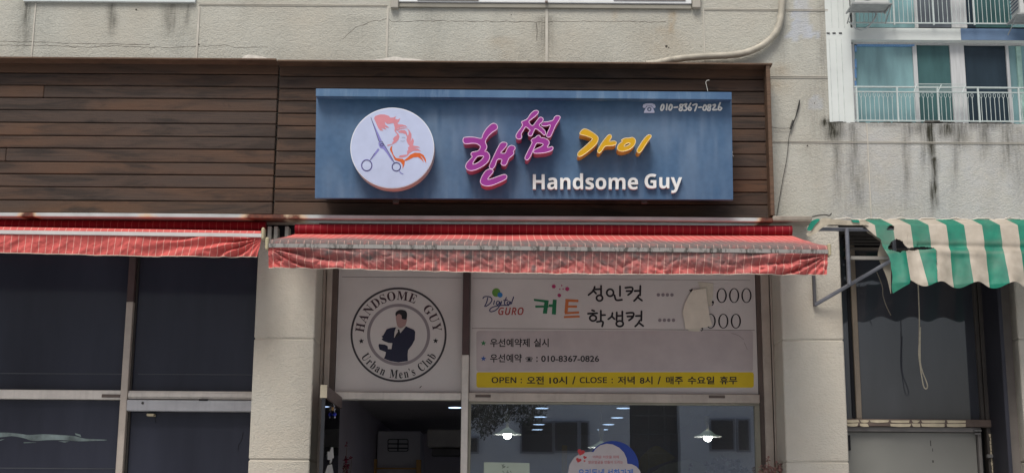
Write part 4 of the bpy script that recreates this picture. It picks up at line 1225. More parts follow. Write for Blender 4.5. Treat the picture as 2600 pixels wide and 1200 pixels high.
# price panel
pp_ = thing("price_panel", "wide white price panel with Korean haircut prices and yellow opening hours strip", "sign", (pt(1555, 990, YS).x, YS - .01, pt(1555, 992, YS).z))
xa, xb = xmul + .0215 + .006, xD - .002
MB().box((xa, YS - .010, zg1 + .004), (xb, YS + .02, zb_)).build("panel", M_pan, pp_)
k = MB(); k.box((xa - .005, YS - .0106, zg1 + .0005), (xb + .001, YS - .002, zg1 + .004)); k.box((xa - .0055, YS - .012, zg1), (xa - .0005, YS, zb_)); k.bx(1200, 708, 1905, 709, YS - .0108, YS - .008); k.bx(1198, 834.5, 1916, 836, YS - .0108, YS - .008); k.build("panel_edge", mk("grey seam", '7d7671', .8), pp_)
zq = lambda pts: zoomed(pts, 1170, 680, 3.389)
k = MB(); k.prism(LP, rrect(1209.5, 839, 1912, 942, 6), .0010, .0008); k.build("mauve_field", plain("mauve vinyl", 'ada29f'), pp_)
k = MB(); k.prism(LP, rrect(1209.5, 944, 1914, 983, 6), .0010, .0008); k.build("yellow_strip", plain("yellow vinyl", 'c8ac10'), pp_)
for s_, a_, b_ in (("𝖮𝖯𝖤𝖭", 265, 478), (":", 515, 526), ("오전", 568, 715), ("10시", 762, 915), ("/", 958, 988), ("𝖢𝖫𝖮𝖲𝖤", 1023, 1257), (":", 1297, 1308), ("저녁", 1350, 1497), ("8시", 1540, 1650), ("/", 1693, 1722), ("매주", 1766, 1912), ("수요일", 1953, 2182), ("휴무", 2228, 2380)):
    ya, yb_ = (930, 998) if not s_.startswith(("𝖮", "𝖢", ":")) else ((936, 988) if s_ != ":" else (948, 990))
    k = MB(); text(k, LP, s_, 1170 + a_ / 3.389, 680 + ya / 3.389, 1170 + b_ / 3.389, 680 + yb_ / 3.389, .0018, .001, .022); k.build("opening_hours", M_black, pp_)
for s_, a_, b_, ya, yb_ in (("우선예약제", 252, 592, 605, 678), ("실시", 628, 756, 605, 678), ("우선예약", 252, 525, 738, 810), ("☎", 557, 618, 762, 808), (":", 650, 661, 762, 806), ("010-8367-0826", 692, 1190, 752, 806)):
    k = MB(); text(k, LP, s_, 1170 + a_ / 3.389, 680 + ya / 3.389, 1170 + b_ / 3.389, 680 + yb_ / 3.389, .0018, .001, .018); k.build("booking_lettering", M_black, pp_)
k = MB(); k.prism(LP, zq(star(195, 645, 25, .05)), .0018, .001); k.build("green_star", plain("green print", '35774a'), pp_)
k = MB(); k.prism(LP, zq(star(195, 778, 25, .05)), .0018, .001); k.build("blue_star", plain("blue print", '3a5797'), pp_)
# handwritten-style price lines
k = MB()
hw = [[(1152, 160), (1140, 195), (1098, 232)], [(1138, 190), (1165, 220)], [(1155, 183), (1205, 180)], [(1207, 152), (1207, 232)], ring(1194, 258, 26, 24, 14) + [(1220, 258)],
      ring(1285, 212, 29, 30, 16) + [(1314, 212)], [(1370, 155), (1370, 240)], [(1322, 232), (1338, 275), (1388, 272)],
      [(1415, 170), (1475, 168), (1470, 205), (1438, 232)], [(1425, 198), (1470, 197)], [(1495, 197), (1545, 195)], [(1545, 152), (1543, 235)], [(1532, 232), (1512, 262), (1490, 283)], [(1522, 252), (1560, 280)],
      [(1128, 362), (1150, 370)], [(1093, 392), (1175, 388)], ring(1138, 430, 28, 24, 14) + [(1166, 430)], [(1205, 365), (1205, 450)], [(1207, 405), (1243, 403)], [(1170, 462), (1222, 460), (1216, 502)],
      [(1305, 385), (1298, 415), (1268, 440)], [(1298, 412), (1322, 438)], [(1342, 380), (1340, 450)], [(1342, 412), (1378, 410)], [(1390, 372), (1390, 452)], ring(1368, 478, 30, 24, 14) + [(1398, 478)],
      [(1424, 388), (1484, 386), (1480, 422), (1446, 450)], [(1432, 416), (1480, 415)], [(1505, 412), (1555, 410)], [(1555, 370), (1553, 452)], [(1540, 450), (1522, 480), (1500, 502)], [(1532, 470), (1570, 498)]]
strokes(k, LP, [zq(h_) for h_ in hw], 4.8, .0012, .12, True)
k.build("price_lettering", M_black, pp_)
k = MB()
for x in (1700, 1740, 1778, 1817): k.prism(LP, zq(ring(x, 230, 15, 15, 16)), .0014, .001)
for x in (1713, 1752, 1790, 1830): k.prism(LP, zq(ring(x, 448, 15, 15, 16)), .0014, .001)
k.build("dots", plain("grey dots", '807578'), pp_)
for x, y in ((2245, 236), (2352, 236), (2458, 236), (2150, 456), (2259, 456), (2367, 456)):
    k = MB(); k.prism(LP, zq(ring(x, y, 44, 63, 30)), .0014, .001, [zq(ring(x, y, 31, 57, 30))]); k.build("price_digit", M_black, pp_)
k = MB()
for x, y in ((2168, 292), (2076, 512)): k.prism(LP, zq(ring(x, y, 10, 10, 14)), .0014, .001); strokes(k, LP, [zq([(x + 6, y), (x + 4, y + 16), (x - 6, y + 28)])], 1.8, .0014, .12)
strokes(k, LP, [zq([(1985, 522), (2010, 518)])], 2.4, .0014, .12)
k.prism(LP, zq([(1962, 190), (1985, 182), (1990, 172), (1996, 186), (1988, 215)]), .0014, .001)
k.prism(LP, zq([(2068, 180), (2110, 166), (2112, 180)]), .0014, .001)
k.build("price_commas", M_black, pp_)
# company mark and the word 커트
k = MB(); k.prism(LP, zq(ring(305, 210, 36, 37, 24)), .0014, .001); k.build("green_dot", plain("leaf green print", '5c8a3c'), pp_)
k = MB(); k.prism(LP, zq(ring(338, 231, 22, 22, 20)), .0018, .001); k.build("blue_dot", plain("sky print", '2b6fa5'), pp_)
k = MB(); strokes(k, LP, [zq(h_) for h_ in ([(232, 255), (222, 295), (205, 330)], [(190, 262), (205, 246), (250, 248), (268, 272), (250, 305), (215, 330)], [(290, 280), (282, 312)],
                                           [(335, 290), (315, 285), (305, 305), (318, 315), (338, 292), (330, 330), (300, 362), (262, 375), (248, 362), (270, 338), (330, 322), (415, 320)],
                                           [(352, 285), (345, 312)], [(392, 252), (375, 300), (382, 312)], [(368, 278), (402, 274)], [(425, 290), (405, 288), (398, 305), (412, 312), (428, 290), (424, 312)], [(455, 248), (440, 290), (436, 308)])], 2.6, .0013, .12)
k.build("company_lettering", plain("indigo print", '242a58'), pp_)
k = MB(); text(k, LP, "𝙂𝙐𝙍𝙊", 1170 + 322 / 3.389, 680 + 338 / 3.389, 1170 + 540 / 3.389, 680 + 403 / 3.389, .0018, .001, -.012); k.build("company_lettering", plain("brick print", '9c3a34'), pp_)
k = MB()
for q_ in ([(628, 264), (755, 278), (752, 300), (630, 282)], [(640, 322), (755, 322), (755, 338), (642, 340)], [(722, 280), (757, 280), (742, 392), (705, 390)], [(757, 312), (792, 312), (792, 335), (757, 335)], [(792, 270), (825, 272), (818, 400), (783, 396)]):
    k.prism(LP, zq(q_), .0014 + .0002 * random.random(), .001)
k.build("haircut_lettering", plain("dark green print", '1f6b46'), pp_)
k = MB()
for q_ in ([(900, 266), (1012, 272), (1012, 292), (900, 290)], [(900, 285), (928, 288), (918, 388), (892, 385)], [(925, 322), (1000, 322), (1000, 340), (922, 340)], [(895, 380), (1018, 372), (1018, 390), (895, 398)], [(888, 412), (1022, 408), (1024, 424), (888, 430)]):
    k.prism(LP, zq(q_), .0014 + .0002 * random.random(), .001)
k.build("haircut_lettering", plain("orange vinyl", 'b9683a'), pp_)
k = MB()
for x, y, r in ((800, 158, 17), (916, 180, 18), (848, 235, 16)): k.prism(LP, zq([(x + r * (1.15 if i % 2 else .85) * math.cos(i * .45), y + r * (1.15 if i % 2 else .85) * math.sin(i * .45)) for i in range(14)]), .0014, .001)
for x, y in ((868, 150), (852, 182), (880, 181)): k.prism(LP, zq(ring(x, y, 6, 6, 10)), .0014, .001)
k.build("blossom_marks", plain("crimson print", 'a53360'), pp_)
k = MB(); strokes(k, LP, [zq([(2330, 560), (2390, 580), (2435, 615)]), zq([(2440, 640), (2465, 700)])], .8, .001, .1); k.build("scratch", mk("scratch", '6a6464', .7), pp_)
tp = MB(); tp.prism(pv(YS - .013), zq([(2038, 118), (2175, 132), (2172, 210), (2155, 330), (2110, 320)]), 0, .0008); tp.prism(pv(YS - .013), zq([(1960, 500), (2062, 508), (2055, 545), (1958, 540)]), 0, .0008)
pf = thing("paper_patch", "torn beige paper taped over the first digits of the prices", "paper", pt(1768, 780, YS - .014))
put(tp.build("tape", mk("yellow masking tape", 'c0b8a6', .6, .1), None), pf)
k = MB(); k.prism(pv(YS - .0145), zq([(1993, 192), (2050, 181), (2108, 176), (2118, 260), (2131, 350), (2142, 420), (2162, 492), (2110, 508), (2050, 518), (1932, 526), (1925, 460), (1908, 385), (1930, 300), (1962, 238)]), .006, .0012); put(k.build("sheet", mk("beige paper", 'd2c8b6', .8, .06, 14, .2, 14), None), pf)

# ------------------------------------------------------------------ salon interior
YI = 7.2
room = thing("salon_room", "dim salon interior with dark walls and a grey ceiling behind the shop window", "room", (pt(1380, 1100, YS).x, 3, 0))
xi0, xi1 = pt(795, 930, 0).x - .1, xrp + .15
ZC = 2.62
M_wl = mk("dim wallpaper", 'b4afb8', .8, .08, 2)
MB().box((xi0 - .1, YS + .06, 0), (xi0, YI, ZC)).build("side_wall", M_wl, room)
MB().box((xi1, YS + .06, 0), (xi1 + .1, YI, ZC)).build("side_wall", M_wl, room)
MB().box((xi0, YI, 0), (xi1, YI + .1, ZC)).build("back_wall", M_wl, room)
MB().box((xi0 - .1, YS + .06, ZC), (xi1 + .1, YI + .1, ZC + .1)).build("ceiling", mk("grey ceiling", 'aaa7a8', .9, .06), room)
MB().box((xi0 - .1, YS + .06, ZC - .0), (xi1 + .1, YS + .10, ZF - .03)).build("lintel", M_dark, room)
MB().box((xi0, YS + .06, 0.001), (xi1, YI, .03)).build("floor", mk("salon floor", '4c4844', .5, .1), room)
M_down = emis("downlight glow", (.5, .68, 1.0), 2.2)
for i, (x, y) in enumerate(((1376, 1037), (1372, 1059), (1368, 1078), (1364, 1091), (1582, 1037), (1567, 1061), (1545, 1078), (1530, 1091), (1155, 1035.5))):
    d = ray(x, y); s = (ZC - .012 - CAM.z) / d.z; p = CAM + d * s
    root = thing("ceiling_light", "round white recessed ceiling light glowing inside the salon", "ceiling light", p, "recessed lights in the salon ceiling")
    root["label"] = ["round ceiling light of the middle row, nearest the window", "round ceiling light second from the window in the middle row", "round ceiling light third from the window in the middle row", "round ceiling light farthest inside in the middle row",
                     "round ceiling light of the right row, nearest the window", "round ceiling light second from the window in the right row", "round ceiling light third from the window in the right row", "round ceiling light farthest inside, above the cloud sticker", "round ceiling light glimpsed through the open doorway beside the mullion"][i]
    MB().disc(p + Vector((0, 0, .004)), .056, (0, 0, 1), .006, 28).build("lens", M_down, root); MB().disc(p + Vector((0, 0, .006)), .062, (0, 0, 1), .006, 28).build("trim_ring", M_white, root)
M_bulb = emis("lit bulb", (1.0, .93, .88), 40.0); M_shade = mk("celadon shade", '8fae98', .5, .05); M_sh_e = emis("glowing shade underside", (.62, .78, .66), .2)
def pendant(x, y, Y, label, warm=False):
    c = pt(x, y, Y)
    root = thing("pendant_lamp", label, "pendant lamp", c, "pendant lamps in the salon window")
    k_ = F / (c - CAM).dot(FWD)
    r = 35.5 / k_
    MB().lathe(c, [(.012, .045), (.03, .034), (r * .55, .014), (r, .0), (r, -.004), (r * .5, .009), (.02, .02)], 32).build("shade", M_sh_e, root, True)
    b = MB(); b.lathe(c + Vector((0, 0, -.006)), [(10.5 / k_ * math.sin(math.pi * q / 10) + 1e-5, 10.5 / k_ * -math.cos(math.pi * q / 10)) for q in range(11)], 20); b.build("bulb", M_bulb, root, True)
    MB().tube([c + Vector((0, 0, .04)), c + Vector((0, 0, .125))], .010, 10).tube([c + Vector((0, 0, .085)), c + Vector((0, 0, .14))], .02, 12).build("socket", mk("ivory socket", 'b3b09a', .5), root)
    MB().tube([c + Vector((0, 0, .14)), Vector((c.x, c.y, ZC))], .003, 6).build("cord", mk("white cord", '9a9a98', .5), root)
pendant(1288, 1101, 1.4, "pale green pendant lamp with lit bulb above the paper note")
pendant(1797, 1107, 1.4, "pale green pendant lamp with lit bulb at the right end of the window")
pendant(1527, 1134, 2.6, "pendant lamp half hidden behind the cloud sticker")
# furniture seen through the doorway
ac = thing("white_cabinet", "white upright cabinet with a rounded louvre grille, deep inside the doorway", "cabinet", pt(1012, 1160, 5.0))
MB().bx(957, 1093, 1068, 1210, 5.0, 5.5, .01).build("case", mk("off white case", 'b5b3b8', .5, .05), ac)
k = MB(); k.prism(pv(4.99), rrect(984, 1113, 1037, 1145, 5), 0, .01, [rrect(986, 1115, 1035, 1143, 4)]); k.bx(1009, 1115, 1012, 1143, 4.985, 5.0); k.bx(986, 1124, 1035, 1127, 4.985, 5.0); k.bx(986, 1135, 1035, 1138, 4.985, 5.0); k.build("grille", mk("grille shadow", '2c2c34', .5), ac)
o = MB(); o.bx(946, 1164, 955, 1260, 4.9, 4.96); o.bx(1056, 1166, 1068, 1260, 4.9, 4.96); o.bx(955, 1186, 1056, 1190, 4.92, 4.95); tag(o.build("wooden_rack", mk("yellow pine", 'b58d55', .6, .15, 8)), "yellow wooden rack posts standing before the white cabinet in the doorway", "rack")
ol = thing("indoor_unit", "white wall air conditioner inside the salon, right of the white cabinet", "air conditioner", pt(1125, 1130, 4.6))
k = MB(); k.bx(1084, 1089, 1190, 1134, 4.6, 4.85, .01); k.build("body", mk("ivory plastic", '98948f', .5), ol)
k = MB(); k.bx(1096, 1137, 1190, 1156, 4.7, 4.85, .005); k.build("louvre", mk("grey louvre", '4d4b4c', .5), ol)
def blossoms(name, label, c, spread, n, col, stem, size=.012):
    root = thing(name, label, "flowers", (c.x, c.y, 0))
    mb, sm = MB(), MB()
    for i in range(n):
        p = c + Vector((random.gauss(0, spread[0]), random.gauss(0, spread[1]), random.gauss(0, spread[2])))
        for q in range(6):
            a = Vector((random.gauss(0, 1), random.gauss(0, 1), random.gauss(0, 1))).normalized(); b = a.cross(Vector((.3, .5, .8))).normalized(); s = size * random.uniform(.6, 1.3)
            mb.add([p, p + a * s + b * s * .5, p + a * s * 1.6, p + a * s - b * s * .5], [(0, 1, 2, 3)])
        if i % 3 == 0: sm.tube([p, Vector((c.x + random.gauss(0, .03), c.y, .45))], .0015, 4)
    mb.build("petals", mk(col, {'dried pink': '8b6a62', 'red petals': '6b1f33', 'mixed petals': '7b5672'}[col], .8, .4, 60), root); sm.build("stems", mk("dry stems", stem, .8), root)
    MB().lathe((c.x, c.y, 0.03), [(.001, 0), (.07, 0), (.1, .45), (.085, .45), (.07, .1), (.001, .1)], 20).build("pot", mk("grey pot", '6d655c', .8), root)
blossoms("dried_flowers", "dried dusty pink flowers in a pot beside the right jamb of the salon", pt(1962, 1204, .14), (.045, .03, .03), 70, 'dried pink', '6a5a40')
blossoms("red_flowers", "thin dark red flower sprig inside the doorway by the open door", pt(880, 1185, 1.2), (.012, .02, .05), 26, 'red petals', '3a4a30')
blossoms("flower_arrangement", "mauve and cream flowers inside the window's right corner", pt(1835, 1195, .5), (.07, .05, .035), 70, 'mixed petals', '48563c', .018)
blossoms("dried_sprig", "small rusty dried sprig inside the window beside the mauve flowers", pt(1880, 1203, .5), (.03, .02, .014), 24, 'dried pink', '6a5a40')
# cloth hood and pale board behind the glass
hood = thing("fabric_hood", "olive beige peaked cloth hood behind the window, right of the cloud sticker", "hood", pt(1660, 1200, .5))
hp = catmull([(1620, 1215), (1622, 1180), (1632, 1157), (1648, 1140), (1664, 1130), (1678, 1134), (1695, 1146), (1710, 1156), (1712, 1163), (1690, 1172), (1668, 1180), (1645, 1192), (1640, 1215)], 4)
k = MB(); k.prism(pv(.44), hp, 0, .1); k.build("cloth", mk("olive beige cloth", 'cdbf98', .85, .2, 9, .4, 12), hood)
o = MB(); o.prism(pv(.56), [(1655, 1200), (1690, 1178), (1735, 1167), (1748, 1164), (1760, 1167), (1800, 1185), (1830, 1205), (1830, 1240), (1640, 1240)], 0, .1)
tag(o.build("pale_board", mk("pale greenish board", 'dfe6da', .7, .12, 6)), "pale sloping board leaning inside the window, right of the beige hood", "board")
o = MB(); o.bx(1427, 1129, 1440, 1260, .5, .54, .003); tag(o.build("wooden_post", mk("light pine post", 'd8b878', .6, .15, 8)), "light wooden post inside the window, left of the cloud sticker", "post")
# stickers on the glass
nt_ = thing("paper_note", "pale handwritten paper note taped to the salon window", "note", pt(1287, 1200, YS - .006))
k = MB(); k.prism(pv(YS - .006), [(1228.5, 1172), (1344.5, 1174), (1344, 1300), (1229, 1300)], 0, .0008); k.build("sheet", mk("minty paper", 'a9b3a2', .8, .04), nt_)
k = MB(); strokes(k, pv(YS - .007), [[(1274, 1178), (1277, 1181)], [(1280, 1177), (1276, 1183), (1283, 1182)], [(1275, 1187), (1282, 1184)], [(1287, 1185), (1291, 1184)], [(1276, 1194), (1280, 1198)], [(1289, 1193), (1287, 1198), (1292, 1197)], [(1296, 1194), (1298, 1198)]], 1.3, 0, .2); k.build("handwriting", mk("ink", '3c423c', .6), nt_)
cs = thing("cloud_sticker", "white cloud sticker with a blue moon, red hearts and Korean lettering on the window", "sticker", pt(1540, 1200, YS - .006))
k = MB(); k.prism(pv(YS - .0055), ring(1556, 1183, 66, 65, 60), 0, .0006); k.build("moon", plain("royal blue vinyl", '213a86'), cs)
cl = [(1443, 1230), (1442, 1200), (1446, 1178), (1458, 1160), (1475, 1149), (1495, 1146), (1507, 1146), (1512, 1138), (1524, 1129), (1540, 1125), (1556, 1127), (1572, 1135), (1584, 1147), (1591, 1162), (1593, 1176), (1604, 1177), (1616, 1183), (1625, 1193), (1630, 1210), (1630, 1230)]
k = MB(); k.prism(pv(YS - .0065), cl, 0, .0007); k.build("cloud", plain("white vinyl", 'b3aaa8'), cs)
def heart(cx, cy, s, rot=.3):
    o_ = []
    for i in range(24):
        t_ = 2 * math.pi * i / 24
        x = 16 * math.sin(t_) ** 3; y = -(13 * math.cos(t_) - 5 * math.cos(2 * t_) - 2 * math.cos(3 * t_) - math.cos(4 * t_))
        o_.append((cx + s * (x * math.cos(rot) - y * math.sin(rot)) / 16, cy + s * (x * math.sin(rot) + y * math.cos(rot)) / 16))
    return o_
k = MB()
for a_ in ((1475, 1147, 9.5), (1469, 1167, 7), (1485, 1160, 4.6), (1484, 1169, 2.6)): k.prism(pv(YS - .0072), heart(*a_), 0, .0006)
k.build("hearts", plain("red vinyl", 'b0383a'), cs)
k = MB(); text(k, pv(YS - .0072), "어려운 이웃을 위해", 1505, 1155, 1571, 1162.5, 0, .0006, .004, 0, 2); text(k, pv(YS - .0072), "밝은얼굴을 만들어 드리는", 1494, 1168, 1582, 1176, 0, .0006, .004, 0, 2); k.build("small_lettering", plain("rose lettering", 'b0585c'), cs)
k = MB(); text(k, pv(YS - .0072), "우리동네 선한가게", 1468, 1189, 1607, 1212, 0, .0006, .02); k.build("blue_lettering", plain("blue lettering", '2f67b4'), cs)

# ------------------------------------------------------------------ right shop
rs_ = thing("old_shopfront", "run-down shopfront with dark window over a grey panel door, behind the striped awning", "shopfront", (pt(2330, 1100, YS).x, YS, 0))
xr0, xr1 = pt(2146, 950, 0).x - .08, pt(2592, 950, 0).x
zs1, zs0 = pt(2320, 1063, YS - .05).z, pt(2320, 1082, YS - .05).z
k = MB(); c = pt(2175, 900, YS - .03).x; k.box((c - .017, YS - .03, zs1 + .001), (c + .017, YS + .03, ztop), .003); k.build("mullion", alu_mat("tan mullion", '857868'), rs_)
k = MB(); k.box((c - .036, YS - .015, zs1 + .001), (c - .018, YS + .02, ztop)); k.build("gasket", M_dark, rs_)
k = MB(); xw1 = pt(2478, 900, YS).x; k.box((xr0, YS, zs1), (xw1, YS + .008, ztop)); k.build("window_pane", glassmat("dirty dark glass", (0, 0, 0), 1.95, dark=lin('383a40'), rough=.03), rs_)
k = MB(); k.box((xw1, YS - .03, zs1), (xw1 + .02, YS + .03, ztop), .002); k.box((xw1 + .024, YS - .04, 0), (xw1 + .06, YS + .03, ztop), .002); k.build("window_frame", mk("dark brown frame", '3f3a36', .6, .2), rs_)
xq = xw1 + .06
k = MB(); k.box((xq, YS - .03, 0), (xr1, YS + .05, ztop)); k.build("jamb_board", mk("stained tan board", '83776a', .8, .25, 4), rs_)
k = MB(); k.box((xr0, YS - .06, zs0), (xq - .001, YS + .03, zs1 - .001), .004); sill = k.build("sill_board", mk("brown sill", '5d5048', .8, .25, 9), rs_)
k = MB(); random.seed(3)
pl_s = pv(YS - .0615)
x = 2150
while x < 2465:
    w = random.uniform(22, 70); y = 1064.5 + (x - 2150) * .004
    for (ya, yb_) in ((0, 7.5), (8.5, 17.5)):
        if random.random() < .9 and x < 2430:
            k.prism(pl_s, [(x, y + ya + random.uniform(0, 1.5)), (x + w * .5, y + ya + random.uniform(-.3, 1)), (x + w - random.uniform(1, 6), y + ya + random.uniform(0, 1.6)), (x + w - random.uniform(1, 9), y + yb_ - random.uniform(0, 1.6)), (x + w * .4, y + yb_), (x + random.uniform(0, 4), y + yb_ - random.uniform(0, 2))], random.uniform(0, .001), .001)
    x += w
k.build("flaking_paint", mk("flaking cream paint", 'b5a98f', .8, .15, 20), sill)
k = MB(); zl1 = pt(2320, 1083, YS - .03).z; zl0 = pt(2320, 1095, YS - .03).z; xd1 = pt(2492, 1130, YS - .03).x
k.box((xr0, YS - .04, zl0), (xd1, YS + .03, zs0 - .001), .003); k.box((xd1 - .02, YS - .04, 0), (xd1, YS + .03, zl0 - .001), .003); k.build("door_frame", mk("grey door frame", '6e6a66', .6, .15), rs_)
k = MB(); k.box((xr0, YS - .01, 0), (xd1 - .026, YS + .02, zl0 - .004)); dp = k.build("door_panel", mk("grey door paint", '797871', .6, .06, 3), rs_)
k = MB()
for x, y, w, h in ((2363, 1124, 1.2, 7), (2368, 1141, 1.0, 4), (2369, 1170, 2.2, 3)): k.bx(x - w, y - h, x + w, y + h, YS - .011, YS - .009)
k.build("scuff", mk("scuff dark", '4c4a46', .8), dp)
k = MB(); k.bx(2152, 1103, 2160, 1142, YS - .05, YS - .02, .003); k.build("hinge", M_dark, rs_)
k = MB(); k.bx(2474, 1090, 2492, 1094, YS - .06, YS - .04); k.bx(2475, 1098, 2491, 1102, YS - .055, YS - .04); k.bx(2508, 1152, 2522, 1161, YS - .06, YS - .03, .002); k.build("latch", alu_mat("latch metal", '6f6d6a'), rs_)
k = MB()
for i in range(12):
    y = 1100 + i * 9; x = 2512 + (y - 1100) * .07 + random.uniform(-1.5, 1.5)
    k.prism(pv(YS - .0415), [(x, y), (x + 4 + random.random() * 3, y + 1), (x + 5, y + 8), (x + 1, y + 8.5)], 0, .001)
k.build("flaking_paint", mk("flaking cream paint", 'b5a98f'), rs_)
k = MB()
for i in range(5): k.bx(2146, 585 + i * 8, 2330, 590.5 + i * 8, YS - .06 + .006 * i, YS + .02, .001)
k.build("louvre", mk("dark louvre slat", '45413d', .7, .2), rs_)
k = MB(); k.bx(2146, 628, 2330, 634, YS - .04, YS + .02); k.build("head_rail", mk("dull head rail", '665f57', .7, .2), rs_); k = MB(); k.bx(2146, 650, 2330, 655, YS - .04, YS + .02); k.build("head_rail", mk("dull head rail", '665f57', .7, .2), rs_)
MB().box((xr0, YS + .05, 0), (xr1, YS + .06, ztop)).build("backing_panel", M_dark, rs_)
dp_ = MB(); xx = pt(2552, 950, -.02).x; dp_.box((xx - .012, -.012, 0), (xx + .012, -.002 + .3, ZF - .03), .003)
o = dp_.build("downpipe", mk("black pipe", '24242b', .5)); tag(o, "narrow black vertical pipe at the far right beside the old shopfront", "pipe")
o = MB().box((xx + .014, .10, 0), (xr1 + .001, .27, ZF - .03)).build("filler_strip", mk("grey filler", '77706a', .8, .15)); put(o, rs_)

# ------------------------------------------------------------------ hose, cables
hose_px = catmull([(1640, 163), (1668, 160), (1700, 153), (1745, 147), (1800, 143), (1860, 140), (1900, 132), (1935, 116), (1965, 90), (1979, 60), (1984, 30), (1986, -10), (1987, -60)], 6, False)
hz = [pt(x, y, -.035 if x > 1700 else -.05) for x, y in hose_px]
rr = []
for i, p in enumerate(hz): rr.append(.0205 + (.0012 if i % 4 == 0 else 0))
o = MB().tube(hz, rr, 12).build("drain_hose", mk("taped grey hose", 'a7a192', .7, .22, 14, .3, 30), None, True); tag(o, "thick taped grey hose curving down the stucco onto the timber cladding", "hose")
o = MB().tube([pt(x, y, -.012) for x, y in catmull([(2031, 253), (2029, 270), (2020, 300), (2010, 325), (2003, 350), (1998, 400), (1985, 470), (1972, 548)], 4, False)], .0019, 6).tube([pt(x, y, -.014) for x, y in ((2030, 256), (2020, 298), (2012, 318))], .0036, 6).tube([pt(x, y, -.012) for x, y in catmull([(1955, 322), (1980, 326), (2008, 325)], 4, False)], .0018, 5)
o.tube([pt(2014, 306, -.016), pt(2007, 328, -.016)], .007, 8)
tag(o.build("cable", M_wire, None, True), "dark cable hanging from a wall anchor right of the timber cladding", "cable")
o = MB().tube([pt(x, y, -.02) for x, y in catmull([(2062, 550), (2082, 546), (2095, 545), (2106, 547), (2111, 541)], 4, False)], .004, 6); tag(o.build("cable_tie", M_wire, None, True), "black twisted cable end on the wall above the torn striped awning", "cable")

# ------------------------------------------------------------------ apartment block behind
YA = 20.0
ap = thing("apartment_building", "white apartment block with teal windows and blue band, rising behind the right wall", "apartment block", (pt(2350, 300, YA).x, YA, 0))
M_apw = mk("white apartment paint", 'c9cdc8', .8, .06, 1.5, .15, 8)
zA = lambda x, y: pt(x, y, YA).z
xA0, xA1, xEnd = pt(1960, 200, YA).x, pt(2166, 210, YA).x, pt(3100, 200, YA).x
z_b = zA(2350, 72); z_b0 = zA(2350, 102); z_b2 = zA(2350, 340)
k = MB(); k.box((xA0, YA, 0), (xA1, YA + 6, 14)); k.box((xA1, YA, z_b0), (xEnd, YA + .6, z_b)); k.box((xA1, YA, 0), (xEnd, YA + .6, z_b2)); k.box((xA1 + .001, YA + .5, z_b2), (xEnd, YA + 6, 14))
k.build("wall", M_apw, ap)
k = MB()
for x in (2110, 2127, 2141): k.bx(x - .5, 100, x + .5, 318, YA - .01, YA + .01); k.bx(x - .5, -60, x + .5, 70, YA - .01, YA + .01)
k.build("wall_groove", mk("groove grey", 'bcc1bd', .8), ap)
k = MB()
for x in (2103, 2118, 2134): k.bx(x - 4, 83, x + 4, 85.5, YA - .012, YA + .01)
k.build("vent_slot", M_dark, ap)
k = MB(); xbl = pt(2440, 88, YA - .01).x; k.box((xbl, YA - .012, z_b0 + .004), (xEnd, YA - .001, z_b - .004)); k.build("blue_band", mk("blue wall paint", '5d748f', .7, .1, 4), ap)
YG = YA + .22
M_teal = glassmat("teal glass", (0, 0, 0), 1.35, dark=lin('78989a'), rough=.2); M_tdk = glassmat("dark teal glass", (0, 0, 0), 1.35, dark=lin('3d5a5a'), rough=.2); M_blk = glassmat("blackish glass", (0, 0, 0), 1.4, dark=lin('26323a'), rough=.1)
M_teal2 = glassmat("grey glass", (0, 0, 0), 1.35, dark=lin('565b60'), rough=.2)
def ap_window(y0, y1, panes, bars):
    w = MB()
    for x0, x1 in bars: w.bx(x0, y0, x1, y1, YG - .05, YG + .05)
    w.bx(2165, y0 - 6, 2760, y0 + 2, YG - .06, YG + .05)
    fr = w.build("window", mk("dull white frame", 'b9bab9', .6, .12, 3, stretch=(6, 6, .5)), ap)
    for x0, x1, mt in panes:
        MB().bx(x0, y0, x1, y1, YG, YG + .02).build("pane", mt, fr)
    return fr
w1 = ap_window(112, 345, [(2174, 2324, M_teal), (2332, 2419, M_tdk), (2453, 2562, M_blk), (2567, 2760, M_teal)], [(2166, 2174), (2323, 2333), (2418, 2454), (2561, 2568)])
k = MB(); k.bx(2176, 112.5, 2322, 117, YG - .055, YG + .0); k.bx(2568, 111, 2760, 114, YG - .055, YG + .0)
for y in (115, 150, 175, 205): k.bx(2170, y, 2175, y + random.uniform(14, 24), YG - .055, YG)
k.build("blue_tape", mk("blue film edge", '6a94bf', .5, .35, 60), w1)
k = MB(); k.bx(2588, 118, 2600, 345, YG - .052, YG); k.build("curtain", mk("pale curtain", '9fc0b4', .8), w1)
ap_window(-150, 70, [(2168, 2320, M_teal), (2326, 2412, M_teal2), (2448, 2470, M_blk), (2470, 2560, M_tdk), (2560, 2760, M_teal)], [(2160, 2168), (2318, 2326), (2411, 2449)])
MB().box((xA1, YA + .30, z_b2 - .1), (xEnd, YA + .32, 14)).build("inner_void", M_dark, ap)
